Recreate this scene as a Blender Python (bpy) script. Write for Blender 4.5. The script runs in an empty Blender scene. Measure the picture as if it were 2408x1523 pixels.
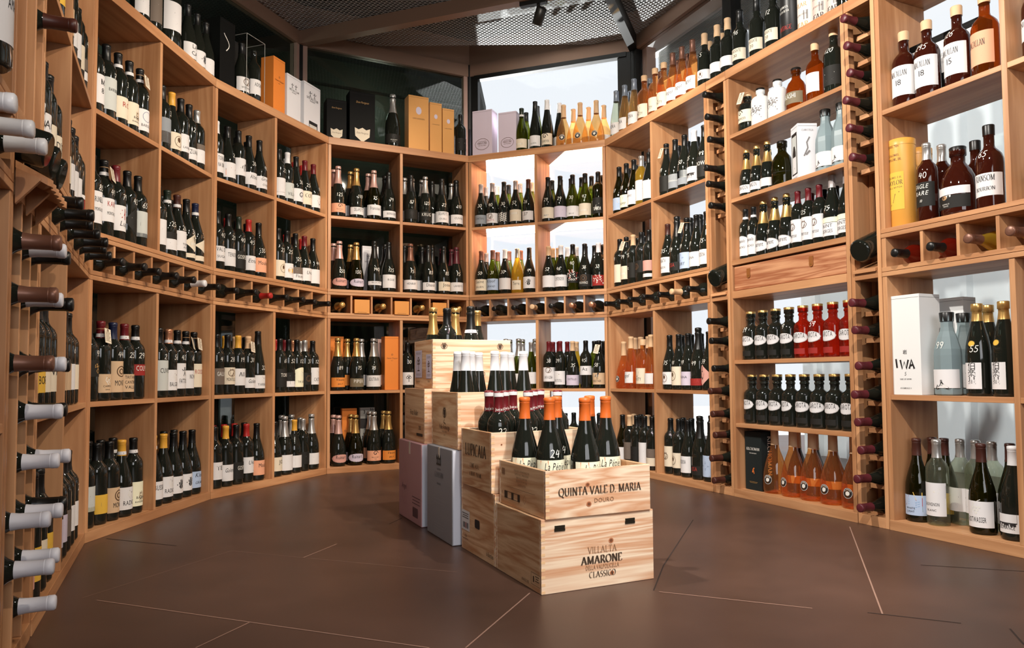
import bpy, math, random
from mathutils import Vector, Matrix
random.seed(7)
SC = bpy.context.scene
COL = SC.collection
PI = math.pi
S = 0.885                                   # measured units to metres
W, H = 2408, 1523
FPX = 1733.53; PITCH = math.radians(2.749183); ROLL = math.radians(-0.470880)
CX, CY = W/2 + 48.5935, H/2 + 39.1609
HC = 0.65*S
# ---------------------------------------------------------------- camera, world, light, exposure
cam = bpy.data.cameras.new('camera'); camo = bpy.data.objects.new('camera', cam); COL.objects.link(camo)
cam.sensor_fit = 'HORIZONTAL'; cam.sensor_width = 36.0; cam.lens = FPX/W*36.0
cam.shift_x = -(CX - W/2)/W; cam.shift_y = (CY - H/2)/W
cam.clip_start = 0.02; cam.clip_end = 60
camo.location = (0, 0, HC)
camo.rotation_euler = (Matrix.Rotation(PITCH, 3, 'X') @ Matrix.Rotation(PI/2, 3, 'X') @ Matrix.Rotation(ROLL, 3, 'Z')).to_euler()
SC.camera = camo
SC.view_settings.view_transform = 'Standard'; SC.view_settings.look = 'None'
SC.view_settings.exposure = 0.0; SC.view_settings.gamma = 1.0
SC.view_settings.use_curve_mapping = False
w = bpy.data.worlds.new('sky'); SC.world = w; w.use_nodes = True
nt = w.node_tree; bg = nt.nodes['Background']
tc = nt.nodes.new('ShaderNodeTexCoord'); no = nt.nodes.new('ShaderNodeTexNoise'); no.inputs['Scale'].default_value = 2.2; no.inputs['Detail'].default_value = 4
rp = nt.nodes.new('ShaderNodeValToRGB'); rp.color_ramp.elements[0].position = .35; rp.color_ramp.elements[1].position = .7
rp.color_ramp.elements[0].color = (0.86, 0.90, 0.97, 1); rp.color_ramp.elements[1].color = (0.97, 0.98, 1.0, 1)
nt.links.new(tc.outputs['Generated'], no.inputs['Vector']); nt.links.new(no.outputs['Fac'], rp.inputs['Fac']); nt.links.new(rp.outputs['Color'], bg.inputs['Color'])
bg.inputs['Strength'].default_value = 1.05

sn = bpy.data.lights.new('sun', 'SUN'); sn.energy = 3.4; sn.angle = .02; sn.color = (1, .97, .92)
sno = bpy.data.objects.new('sun', sn); COL.objects.link(sno); sno.rotation_euler = Vector((.36, .24, -1)).to_track_quat('-Z', 'Y').to_euler()
def spot(name, loc, tgt, power, size=75, blend=.5, rad=.04, col=(1, .9, .78)):
    l = bpy.data.lights.new(name, 'SPOT'); l.energy = power; l.spot_size = math.radians(size); l.spot_blend = blend
    l.shadow_soft_size = rad; l.color = col
    o = bpy.data.objects.new(name, l); COL.objects.link(o); o.location = loc
    o.rotation_euler = (Vector(tgt) - Vector(loc)).to_track_quat('-Z', 'Y').to_euler(); return o
def area(name, loc, tgt, power, sx, sy, col=(1, .95, .9)):
    l = bpy.data.lights.new(name, 'AREA'); l.energy = power; l.shape = 'RECTANGLE'; l.size = sx; l.size_y = sy; l.color = col
    o = bpy.data.objects.new(name, l); COL.objects.link(o); o.location = loc
    o.rotation_euler = (Vector(tgt) - Vector(loc)).to_track_quat('-Z', 'Y').to_euler(); return o
WARM = (1, .86, .70); SOFT = (1, .93, .85)
spot('lamp_left_shelves', (.75, 2.0, 2.45), (-1.5, 3.0, .9), 140, 80, .5, .025, WARM)
spot('lamp_left_far', (.55, 2.6, 2.55), (-1.3, 3.9, 1.0), 130, 75, .5, .025, WARM)
spot('lamp_right_shelves', (-.75, 2.2, 2.5), (1.15, 3.3, .9), 270, 85, .5, .025, SOFT)
spot('lamp_back_shelves', (.0, 2.6, 2.6), (.0, 4.8, 1.0), 125, 85, .5, .025, WARM)
spot('lamp_near_right', (.3, .5, 2.5), (1.5, 2.4, .8), 240, 80, .5, .025, SOFT)
spot('lamp_crates', (1.0, .3, 2.3), (.15, 2.2, .25), 205, 44, .6, .04, (1, .93, .89))
spot('lamp_near_left', (.9, .4, 2.5), (-1.1, 1.7, .9), 95, 70, .5, .025, WARM)
spot('added_ceiling_patch_spot', (-.42, 6.7, .5), (.15, 4.6, 2.8), 4200, 50, .3, .04, (1, 1, 1))  # added lamp outside the window, throws the bright patch on the mesh ceiling
area('storefront_daylight', (1.2, -2.2, 1.7), (0, 3, .7), 75, 2.6, 1.6, (.97, .97, 1))

# ---------------------------------------------------------------- geometry of the room
JR = [(-1.7899,2.9642),(-1.7479,4.0149),(-1.4025,5.0224),(-.4731,5.4968),(.5239,5.1371),(.9981,4.1254),(1.0699,3.9724),(1.411,3.2446),(1.4787,3.1003),(1.95,2.0948)]
J = [(x*S, y*S) for x, y in JR]
ZB, Z1, ZLB, ZUT, Z3, ZT = [z*S for z in (.042, .56, 1.056, 1.258, 1.768, 2.314)]
def ray(px, py):
    a, b = px-CX, py-CY
    cr, sr = math.cos(ROLL), math.sin(ROLL)
    u, v = a*cr+b*sr, -a*sr+b*cr
    d = (u/FPX, 1.0, -v/FPX); c, s = math.cos(PITCH), math.sin(PITCH)
    return (d[0], d[1]*c-d[2]*s, d[1]*s+d[2]*c)
def proj(x, y, z):
    z -= HC; c, s = math.cos(PITCH), math.sin(PITCH)
    yf = y*c+z*s; zu = -y*s+z*c
    u, v = FPX*x/yf, -FPX*zu/yf
    cr, sr = math.cos(ROLL), math.sin(ROLL)
    return CX+u*cr-v*sr, CY+u*sr+v*cr
def ground(px, py, z=0):
    r = ray(px, py); k = (z-HC)/r[2]; return (r[0]*k, r[1]*k)
class Facet:
    def __init__(s, A, B):
        s.A = Vector(A); t = Vector(B)-s.A; s.L = t.length; s.t = t/s.L; s.n = Vector((-s.t.y, s.t.x)); s.rot = math.atan2(s.t.y, s.t.x)
    def uz(s, px, py, d=0):
        r = ray(px, py); rv = Vector(r[:2]); k = (s.n.dot(s.A)+d)/s.n.dot(rv)
        return (rv*k-s.A).dot(s.t), r[2]*k+HC
    def pt(s, u, d, z): p = s.A+s.t*u+s.n*d; return Vector((p.x, p.y, z))
    def u_at(s, px, d, z):                  # where along the facet the upright plane of a picture column meets depth d at height z
        lo, hi = -1.5, 4.5
        f = lambda u: proj(*s.pt(u, d, z))[0]-px
        lo, hi = -1.2, 3.6
        best = None; n = 240
        prev = None
        for i in range(n+1):
            u = lo+(hi-lo)*i/n; p = s.pt(u, d, z)
            if p.y < .35: prev = None; continue
            v = f(u)
            if prev is not None and prev[1]*v <= 0:
                a, b = prev[0], u
                for _ in range(30):
                    m = (a+b)/2
                    if (f(a) <= 0) == (f(m) <= 0): a = m
                    else: b = m
                return (a+b)/2
            prev = (u, v)
        return 0
g0 = ground(57, 1523)
F = [Facet(g0, J[0]), Facet(J[0], J[1]), Facet(J[1], J[2]), Facet(J[2], J[3]), Facet(J[3], J[4]), Facet(J[4], J[9])]

# ---------------------------------------------------------------- materials
MATS = {}
def P(name, col, rough=.5, metal=0, spec=.5, trans=0, ior=1.45, coat=0):
    if name in MATS: return MATS[name]
    m = bpy.data.materials.new(name); m.use_nodes = True; b = m.node_tree.nodes['Principled BSDF']
    b.inputs['Base Color'].default_value = (*col, 1); b.inputs['Roughness'].default_value = rough; b.inputs['Metallic'].default_value = metal
    b.inputs['Specular IOR Level'].default_value = spec; b.inputs['Transmission Weight'].default_value = trans; b.inputs['IOR'].default_value = ior
    if coat: b.inputs['Coat Weight'].default_value = coat; b.inputs['Coat Roughness'].default_value = .1
    MATS[name] = m; return m
def srgb(r, g, b):
    f = lambda c: c/12.92 if c <= .04045 else ((c+.055)/1.055)**2.4
    return (f(r/255), f(g/255), f(b/255))
def wood(name, c1, c2, axis, scale=1.0, rough=.45, ring=9.0, knots=False):
    m = bpy.data.materials.new(name); m.use_nodes = True; n = m.node_tree.nodes; L = m.node_tree.links; b = n['Principled BSDF']
    tc = n.new('ShaderNodeTexCoord'); mp = n.new('ShaderNodeMapping'); oi = n.new('ShaderNodeObjectInfo')
    sc = [7*scale]*3; sc[axis] = .55*scale; mp.inputs['Scale'].default_value = sc
    vm = n.new('ShaderNodeVectorMath'); vm.operation = 'MULTIPLY_ADD'; vm.inputs[1].default_value = (1, 1, 1)
    cb = n.new('ShaderNodeCombineXYZ'); mu = n.new('ShaderNodeMath'); mu.operation = 'MULTIPLY'; mu.inputs[1].default_value = 37
    L.new(oi.outputs['Random'], mu.inputs[0])
    for k in range(3): L.new(mu.outputs[0], cb.inputs[k])
    L.new(tc.outputs['Object'], mp.inputs['Vector']); L.new(mp.outputs['Vector'], vm.inputs[0]); L.new(cb.outputs[0], vm.inputs[2])
    n1 = n.new('ShaderNodeTexNoise'); n1.inputs['Scale'].default_value = 1.0; n1.inputs['Detail'].default_value = 5; n1.inputs['Distortion'].default_value = .6
    L.new(vm.outputs[0], n1.inputs['Vector'])
    ma = n.new('ShaderNodeMath'); ma.operation = 'MULTIPLY'; ma.inputs[1].default_value = ring; L.new(n1.outputs['Fac'], ma.inputs[0])
    fr = n.new('ShaderNodeMath'); fr.operation = 'PINGPONG'; fr.inputs[1].default_value = 1.0; L.new(ma.outputs[0], fr.inputs[0])
    n2 = n.new('ShaderNodeTexNoise'); n2.inputs['Scale'].default_value = 9; n2.inputs['Detail'].default_value = 3; L.new(vm.outputs[0], n2.inputs['Vector'])
    mx = n.new('ShaderNodeMath'); mx.operation = 'MULTIPLY_ADD'; mx.inputs[1].default_value = .55; L.new(fr.outputs[0], mx.inputs[0])
    m3 = n.new('ShaderNodeMath'); m3.operation = 'MULTIPLY'; m3.inputs[1].default_value = .5; L.new(n2.outputs['Fac'], m3.inputs[0]); L.new(m3.outputs[0], mx.inputs[2])
    r = n.new('ShaderNodeValToRGB'); r.color_ramp.elements[0].color = (*c1, 1); r.color_ramp.elements[1].color = (*c2, 1)
    r.color_ramp.elements[0].position = .15; r.color_ramp.elements[1].position = .8
    L.new(mx.outputs[0], r.inputs['Fac'])
    hs = n.new('ShaderNodeHueSaturation'); mr = n.new('ShaderNodeMapRange'); mr.inputs['To Min'].default_value = .9; mr.inputs['To Max'].default_value = 1.1
    L.new(oi.outputs['Random'], mr.inputs['Value']); L.new(mr.outputs[0], hs.inputs['Value']); L.new(r.outputs['Color'], hs.inputs['Color'])
    L.new(hs.outputs['Color'], b.inputs['Base Color']); b.inputs['Roughness'].default_value = rough; b.inputs['Specular IOR Level'].default_value = .35
    MATS[name] = m; return m
WH = wood('cherry_along', srgb(205, 154, 110), srgb(172, 120, 80), 0)
WV = wood('cherry_upright', srgb(205, 154, 110), srgb(172, 120, 80), 2)
WD = wood('cherry_deep', srgb(205, 154, 110), srgb(172, 120, 80), 1)
PX = wood('pine_along', srgb(242, 222, 194), srgb(208, 156, 118), 0, 1.3, .6, 20)
PY = wood('pine_across_shaded', srgb(230, 198, 158), srgb(192, 140, 98), 1, 1.3, .6, 18)  # crate sides: same pine, with shade put into a darker, more orange colour
PD = wood('drawer_pine', srgb(214, 158, 116), srgb(160, 96, 62), 0, 1.6, .6, 16)
def floor_mat():
    m = bpy.data.materials.new('floor_tile'); m.use_nodes = True; n = m.node_tree.nodes; L = m.node_tree.links; b = n['Principled BSDF']
    tc = n.new('ShaderNodeTexCoord'); a = n.new('ShaderNodeTexNoise'); a.inputs['Scale'].default_value = 1.6; a.inputs['Detail'].default_value = 8; a.inputs['Roughness'].default_value = .65
    L.new(tc.outputs['Object'], a.inputs['Vector']); r = n.new('ShaderNodeValToRGB')
    r.color_ramp.elements[0].color = (*srgb(64, 46, 38), 1); r.color_ramp.elements[1].color = (*srgb(92, 67, 56), 1); r.color_ramp.elements[0].position = .3; r.color_ramp.elements[1].position = .75
    L.new(a.outputs['Fac'], r.inputs['Fac']); L.new(r.outputs['Color'], b.inputs['Base Color'])
    q = n.new('ShaderNodeMapRange'); q.inputs['To Min'].default_value = .28; q.inputs['To Max'].default_value = .5; L.new(a.outputs['Fac'], q.inputs['Value']); L.new(q.outputs[0], b.inputs['Roughness'])
    return m
FLOOR = floor_mat()
def pane_mat(name, tint, gloss):
    m = bpy.data.materials.new(name); m.use_nodes = True; n = m.node_tree.nodes; L = m.node_tree.links; n.remove(n['Principled BSDF'])
    t = n.new('ShaderNodeBsdfTransparent'); t.inputs[0].default_value = (*tint, 1); g = n.new('ShaderNodeBsdfGlossy'); g.inputs['Roughness'].default_value = .02
    fz = n.new('ShaderNodeLayerWeight'); fz.inputs[0].default_value = .5; pw = n.new('ShaderNodeMath'); pw.operation = 'POWER'; pw.inputs[1].default_value = 5
    ml = n.new('ShaderNodeMath'); ml.operation = 'MULTIPLY_ADD'; ml.inputs[1].default_value = .5; ml.inputs[2].default_value = gloss; mx = n.new('ShaderNodeMixShader')
    L.new(fz.outputs['Facing'], pw.inputs[0]); L.new(pw.outputs[0], ml.inputs[0]); L.new(ml.outputs[0], mx.inputs[0])
    L.new(t.outputs[0], mx.inputs[1]); L.new(g.outputs[0], mx.inputs[2]); L.new(mx.outputs[0], n['Material Output'].inputs[0]); return m
PANE = pane_mat('window_glass', (.98, .99, .99), .02)
DARKPANE = pane_mat('dark_window_glass', (.5, .55, .52), .07)
STEEL = P('brown_steel', srgb(142, 112, 92), .5, .2)
BLACKSTEEL = P('black_steel', srgb(30, 29, 27), .4, .3)
PINKPOST = P('primed_steel_post', srgb(170, 138, 122), .5, .1)
MESHM = P('expanded_mesh', srgb(186, 186, 184), .5, .1)
DARK = P('dark_wall_paint', srgb(72, 76, 66), .8)
def clear_glass(name, tint, body, amount):
    m = bpy.data.materials.new(name); m.use_nodes = True; n = m.node_tree.nodes; L = m.node_tree.links; n.remove(n['Principled BSDF'])
    t = n.new('ShaderNodeBsdfTransparent'); t.inputs[0].default_value = (*tint, 1); d = n.new('ShaderNodeBsdfDiffuse'); d.inputs[0].default_value = (*body, 1)
    tl = n.new('ShaderNodeBsdfTranslucent'); tl.inputs[0].default_value = (*body, 1); g = n.new('ShaderNodeBsdfGlossy'); g.inputs['Roughness'].default_value = .03
    m0 = n.new('ShaderNodeMixShader'); m0.inputs[0].default_value = .5; m1 = n.new('ShaderNodeMixShader'); m2 = n.new('ShaderNodeMixShader')
    lw = n.new('ShaderNodeLayerWeight'); lw.inputs[0].default_value = .5; pw = n.new('ShaderNodeMath'); pw.operation = 'POWER'; pw.inputs[1].default_value = 4
    ml = n.new('ShaderNodeMath'); ml.operation = 'MULTIPLY_ADD'; ml.inputs[1].default_value = .7; ml.inputs[2].default_value = .05
    rim = n.new('ShaderNodeMath'); rim.operation = 'MULTIPLY_ADD'; rim.inputs[1].default_value = .35; rim.inputs[2].default_value = amount
    L.new(lw.outputs['Facing'], pw.inputs[0]); L.new(pw.outputs[0], ml.inputs[0]); L.new(pw.outputs[0], rim.inputs[0]); L.new(rim.outputs[0], m1.inputs[0])
    L.new(d.outputs[0], m0.inputs[1]); L.new(tl.outputs[0], m0.inputs[2]); L.new(t.outputs[0], m1.inputs[1]); L.new(m0.outputs[0], m1.inputs[2])
    L.new(ml.outputs[0], m2.inputs[0]); L.new(m1.outputs[0], m2.inputs[1]); L.new(g.outputs[0], m2.inputs[2]); L.new(m2.outputs[0], n['Material Output'].inputs[0])
    MATS[name] = m; return m
GLASS = {'k': P('dark_glass', (.0105, .012, .009), .05, 0, .6), 'g': clear_glass('green_glass', srgb(150, 156, 62), srgb(86, 90, 22), .3), 'y': clear_glass('straw_glass', srgb(240, 214, 120), srgb(214, 176, 60), .45),
    'r': clear_glass('rose_wine_glass', srgb(252, 224, 176), srgb(238, 196, 140), .14), 'q': clear_glass('blush_wine_glass', srgb(252, 208, 150), srgb(232, 158, 100), .14), 'c': clear_glass('clear_glass', srgb(236, 240, 226), srgb(196, 200, 176), .1),
    'b': clear_glass('amber_spirit_glass', srgb(214, 130, 50), srgb(150, 70, 18), .35), 'd': P('brown_spirit_glass', srgb(52, 18, 10), .04, 0, .6), 'f': P('frosted_glass', srgb(150, 168, 172), .35, 0, .4, .35, 1.3),
    'n': clear_glass('red_bitter_glass', srgb(224, 92, 56), srgb(170, 44, 26), .3), 'w': P('white_bottle_glass', srgb(228, 228, 226), .25), 'o': clear_glass('olive_glass', srgb(110, 104, 46), srgb(40, 38, 10), .45)}
GW = dict(k='dark', g='green', y='golden', r='pale rosé', q='blush', c='clear', b='amber', d='brown', f='frosted', n='red', w='white', o='olive')
CAPC = dict(k=((18, 18, 17), .35, 0, 'black'), r=((104, 26, 32), .35, 0, 'red'), R=((168, 40, 36), .35, 0, 'bright red'), w=((226, 226, 228), .35, 0, 'white'), y=((222, 164, 60), .4, 0, 'yellow'),
    o=((214, 104, 40), .45, 0, 'orange'), s=((190, 188, 184), .3, .7, 'silver'), b=((28, 34, 62), .35, 0, 'navy'), n=((70, 36, 28), .4, 0, 'brown'), g=((32, 42, 32), .35, 0, 'green'), c=((198, 138, 104), .3, .6, 'copper'),
    p=((210, 170, 160), .35, .4, 'pink'), G=((212, 172, 104), .3, .75, 'gold'), v=((88, 32, 40), .4, 0, 'maroon'), m=((120, 82, 66), .38, .35, 'bronze'), e=((168, 160, 158), .35, .3, 'grey'), t=((214, 178, 138), .6, 0, 'cork'), l=((206, 206, 214), .45, 0, 'pale waxed'), u=((126, 136, 150), .35, .3, 'steel blue'))
def CAP(c): q = CAPC[c]; return P('capsule_'+q[3].replace(' ', '_'), srgb(*q[0]), q[1], q[2], .5)
LABC = dict(w=((224, 222, 222), 'white'), c=((224, 212, 190), 'cream'), k=((206, 176, 142), 'kraft'), p=((214, 160, 148), 'pink'), g=((140, 146, 152), 'grey'), b=((176, 194, 220), 'pale blue'), y=((222, 178, 70), 'yellow'), o=((226, 140, 62), 'orange'),
    d=((34, 33, 30), 'black'), r=((150, 44, 40), 'red'), t=((112, 100, 90), 'taupe'), l=((206, 196, 212), 'lilac'), n=((86, 42, 30), 'brown'), e=((236, 234, 206), 'ivory'), a=((232, 168, 134), 'salmon'), s=((122, 110, 88), 'bronze'), f=((196, 200, 196), 'pale grey'))
def LAB(c): q = LABC[c]; return P('label_'+q[1].replace(' ', '_'), srgb(*q[0]), .65, 0, .3)
INK = {'k': P('ink_black', srgb(34, 30, 30), .6), 'w': P('ink_white', srgb(226, 224, 216), .6), 'r': P('ink_red', srgb(166, 52, 44), .6), 'G': P('ink_gold', srgb(196, 152, 88), .5), 'b': P('ink_blue', srgb(60, 78, 130), .6), 'o': P('ink_orange', srgb(220, 116, 50), .6), 'n': P('ink_sepia', srgb(92, 66, 44), .6), 'g': P('ink_grey', srgb(128, 124, 122), .6), 'a': P('ink_salmon', srgb(214, 112, 92), .6), 'y': P('ink_yellow', srgb(226, 186, 84), .6), 'e': P('ink_green', srgb(92, 116, 78), .6), 't': P('ink_tan', srgb(176, 138, 98), .6), 'u': P('ink_sky', srgb(132, 168, 206), .6)}
CHALK = P('paint_marker', srgb(232, 230, 222), .6)

# ---------------------------------------------------------------- mesh helpers
class MB:
    def __init__(s): s.v = []; s.f = []; s.m = []; s.sm = []
    def add(s, vs, fs, mi=0, smooth=False):
        o = len(s.v); s.v += [tuple(p) for p in vs]
        for f in fs: s.f.append(tuple(i+o for i in f)); s.m.append(mi); s.sm.append(smooth)
    def box(s, x0, x1, y0, y1, z0, z1, mi=0):
        v = [(x, y, z) for z in (z0, z1) for y in (y0, y1) for x in (x0, x1)]
        s.add(v, [(0, 2, 3, 1), (4, 5, 7, 6), (0, 1, 5, 4), (2, 6, 7, 3), (0, 4, 6, 2), (1, 3, 7, 5)], mi)
    def lathe(s, prof, n=20, mi=0, cap0=True, cap1=True):
        vs = [(r*math.cos(2*PI*k/n), r*math.sin(2*PI*k/n), z) for z, r in prof for k in range(n)]
        fs = [(i*n+k, i*n+(k+1) % n, (i+1)*n+(k+1) % n, (i+1)*n+k) for i in range(len(prof)-1) for k in range(n)]
        s.add(vs, fs, mi, True)
        if cap0: s.add(vs[:n], [tuple(range(n))[::-1]], mi)
        if cap1: s.add(vs[-n:], [tuple(range(n))], mi)
    def mesh(s, name, mats):
        me = bpy.data.meshes.new(name); me.from_pydata(s.v, [], s.f)
        for m in mats: me.materials.append(m)
        me.polygons.foreach_set('material_index', s.m); me.polygons.foreach_set('use_smooth', s.sm); me.update(); return me
def link(name, me, parent=None):
    o = bpy.data.objects.new(name, me); COL.objects.link(o)
    if parent: o.parent = parent
    return o
def obj(name, mb, mats, parent=None, bevel=0):
    if not isinstance(mats, (list, tuple)): mats = [mats]
    o = link(name, mb.mesh(name, mats), parent)
    if bevel:
        b = o.modifiers.new('edge', 'BEVEL'); b.width = bevel; b.segments = 2; b.limit_method = 'ANGLE'
    return o
def thing(name, label, cat, loc=(0, 0, 0), rot=0, group=None):
    o = bpy.data.objects.new(name, None); COL.objects.link(o); o.empty_display_size = .02; o.location = loc
    o.rotation_euler = (0, 0, rot) if not isinstance(rot, (tuple, list)) else rot
    tag(o, label, cat, group); return o
def tag(o, label, cat, group=None):
    o['label'] = label; o['category'] = cat
    if group: o['group'] = group
    return o
def struct(o): o['kind'] = 'structure'; return o
def at_facet(o, f): o.location = f.pt(0, 0, 0); o.rotation_euler = (0, 0, f.rot); return o

# ---------------------------------------------------------------- lettering: glyphs of the built-in font, a nib-drawn serif and a marker hand
GL = {}
def glyph(ch):
    if ch in GL: return GL[ch]
    c = bpy.data.curves.new('g', 'FONT'); c.body = ch; c.resolution_u = 2; c.fill_mode = 'FRONT'
    o = bpy.data.objects.new('g', c); m = o.to_mesh()
    r = ([tuple(v.co[:2]) for v in m.vertices], [tuple(p.vertices) for p in m.polygons]); o.to_mesh_clear()
    bpy.data.objects.remove(o); bpy.data.curves.remove(c)
    adv = max([p[0] for p in r[0]] or [.24])+.075
    GL[ch] = (r[0], r[1], adv); return GL[ch]
def sans(txt, shear=0, sx=1):
    vs, fs, x = [], [], 0
    for ch in txt:
        if ch == ' ': x += .3; continue
        v, f, a = glyph(ch); o = len(vs); vs += [((p[0]+x+shear*p[1])*sx, p[1]) for p in v]; fs += [tuple(i+o for i in q) for q in f]; x += a
    return vs, fs, x*sx
def arc(cx, cy, rx, ry, a0, a1, n=10): return [(cx+rx*math.cos(math.radians(a0+(a1-a0)*i/n)), cy+ry*math.sin(math.radians(a0+(a1-a0)*i/n))) for i in range(n+1)]
def serif_def():
    A = arc; d = {}
    d['A'] = (.86, [[(.08, 0), (.42, 1)], [(.42, 1), (.76, 0)], [(.2, .34), (.65, .34)]], [(.08, 0), (.76, 0)])
    d['B'] = (.68, [[(.16, 0), (.16, 1)], [(.16, 1)]+A(.36, .765, .2, .235, 90, -90)+[(.16, .53)], [(.16, .53)]+A(.38, .265, .23, .265, 90, -90)+[(.16, 0)]], [])
    d['C'] = (.8, [A(.44, .5, .36, .5, 52, 308, 16)], []); d['D'] = (.84, [[(.16, 0), (.16, 1)], [(.16, 1)]+A(.36, .5, .4, .5, 90, -90, 14)+[(.16, 0)]], [])
    d['E'] = (.66, [[(.16, 0), (.16, 1)], [(.16, 1), (.58, 1), (.58, .87)], [(.16, .53), (.48, .53)], [(.16, 0), (.6, 0), (.62, .16)]], [(.16, 0), (.16, 1)])
    d['F'] = (.62, [[(.16, 0), (.16, 1)], [(.16, 1), (.58, 1), (.58, .87)], [(.16, .53), (.48, .53)]], [(.16, 0)])
    d['G'] = (.86, [A(.44, .5, .36, .5, 52, 300, 16)+[(.74, .12), (.74, .44)]], [(.74, .44)]); d['H'] = (.88, [[(.16, 0), (.16, 1)], [(.7, 0), (.7, 1)], [(.16, .53), (.7, .53)]], [(.16, 0), (.16, 1), (.7, 0), (.7, 1)])
    d['I'] = (.36, [[(.18, 0), (.18, 1)]], [(.18, 0), (.18, 1)]); d['L'] = (.64, [[(.16, 0), (.16, 1)], [(.16, 0), (.58, 0), (.6, .18)]], [(.16, 1), (.16, 0)])
    d['M'] = (1.06, [[(.16, 0), (.16, 1)], [(.16, 1), (.52, .06)], [(.52, .06), (.88, 1)], [(.88, 1), (.88, 0)]], [(.16, 0), (.88, 0), (.12, 1), (.92, 1)])
    d['N'] = (.9, [[(.16, 0), (.16, 1)], [(.16, 1), (.74, 0)], [(.74, 0), (.74, 1)]], [(.16, 0), (.74, 1), (.12, 1)]); d['O'] = (.94, [A(.46, .5, .39, .5, 90, 450, 22)], [])
    d['P'] = (.66, [[(.16, 0), (.16, 1)], [(.16, 1)]+A(.36, .74, .23, .26, 90, -90)+[(.16, .48)]], [(.16, 0), (.16, 1)]); d['Q'] = (.94, [A(.46, .5, .39, .5, 90, 450, 22), [(.5, .05), (.68, -.14), (.88, -.18)]], [])
    d['R'] = (.78, [[(.16, 0), (.16, 1)], [(.16, 1)]+A(.36, .74, .22, .26, 90, -90)+[(.16, .48)], [(.36, .48), (.72, 0)]], [(.16, 0), (.16, 1), (.72, 0)])
    d['S'] = (.62, [A(.33, .745, .21, .255, 40, 230, 9)+A(.3, .26, .24, .26, 70, -140, 10)], []); d['T'] = (.76, [[(.38, 0), (.38, 1)], [(.06, .86), (.07, 1), (.69, 1), (.7, .86)]], [(.38, 0)])
    d['U'] = (.86, [[(.16, 1), (.16, .34)]+A(.43, .34, .27, .34, 180, 360, 10)+[(.7, 1)]], [(.16, 1), (.7, 1)]); d['V'] = (.82, [[(.08, 1), (.42, 0)], [(.42, 0), (.76, 1)]], [(.08, 1), (.76, 1)])
    d['W'] = (1.16, [[(.06, 1), (.34, 0)], [(.34, 0), (.58, .9)], [(.58, .9), (.84, 0)], [(.84, 0), (1.1, 1)]], [(.06, 1), (1.1, 1)]); d['Y'] = (.78, [[(.06, 1), (.39, .46)], [(.39, .46), (.72, 1)], [(.39, .46), (.39, 0)]], [(.06, 1), (.72, 1), (.39, 0)])
    d['K'] = (.8, [[(.16, 0), (.16, 1)], [(.16, .44), (.66, 1)], [(.3, .58), (.74, 0)]], [(.16, 0), (.16, 1), (.66, 1), (.74, 0)]); d['X'] = (.8, [[(.1, 1), (.7, 0)], [(.1, 0), (.7, 1)]], [(.1, 0), (.7, 0), (.1, 1), (.7, 1)])
    d['Z'] = (.7, [[(.08, .86), (.08, 1), (.62, 1), (.06, 0), (.62, 0), (.64, .16)]], []); d['J'] = (.42, [[(.24, 1), (.24, .1), (.14, -.14), (-.02, -.14)]], [(.24, 1)]); d['.'] = (.3, [[(.12, .0), (.12, .08)]], []); d['-'] = (.4, [[(.06, .4), (.34, .4)]], [])
    return d
SER = serif_def()
HAND = {'0': (.55, [arc(.27, .5, .24, .5, 100, 460, 16)]), '1': (.34, [[(.06, .74), (.2, 1), (.16, 0)]]), '2': (.56, [arc(.26, .74, .22, .25, 160, -40, 9)+[(.04, .02), (.24, .08), (.54, 0)]]), '3': (.52, [arc(.22, .76, .2, .23, 150, -80, 8)+arc(.22, .26, .24, .27, 80, -150, 10)]),
    '4': (.58, [[(.24, 1), (.02, .42), (.54, .46)], [(.46, .9), (.38, 0)]]), '5': (.54, [[(.52, 1), (.16, .98), (.12, .58)]+arc(.22, .3, .25, .3, 100, -150, 10)]), '6': (.52, [[(.42, 1), (.14, .6)]+arc(.25, .27, .21, .27, 150, 520, 14)]), '7': (.52, [[(.02, .96), (.5, 1), (.2, 0)], [(.16, .5), (.44, .54)]]),
    '8': (.52, [[(.25, .54)]+arc(.25, .77, .17, .23, -90, 270, 12)+arc(.25, .27, .23, .27, 90, -270, 14)]), '9': (.52, [[(.46, .8)]+arc(.25, .75, .2, .24, 10, 370, 13)+[(.4, .4), (.3, 0)]])}
def ribbon(pts, wf):
    vs, fs = [], []
    n = len(pts)
    if n < 2: return vs, fs
    for i, (x, y) in enumerate(pts):
        a = pts[max(i-1, 0)]; b = pts[min(i+1, n-1)]; dx, dy = b[0]-a[0], b[1]-a[1]; l = math.hypot(dx, dy) or 1
        w_ = wf(dx/l, dy/l)/2; vs += [(x-dy/l*w_, y+dx/l*w_), (x+dy/l*w_, y-dx/l*w_)]
    fs = [(2*i+1, 2*i+3, 2*i+2, 2*i) for i in range(n-1)]
    return vs, fs
def dense(p, st):
    out = [p[0]]
    for a, b in zip(p, p[1:]):
        k = max(1, int(math.hypot(b[0]-a[0], b[1]-a[1])/st))
        out += [(a[0]+(b[0]-a[0])*i/k, a[1]+(b[1]-a[1])*i/k) for i in range(1, k+1)]
    return out
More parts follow.
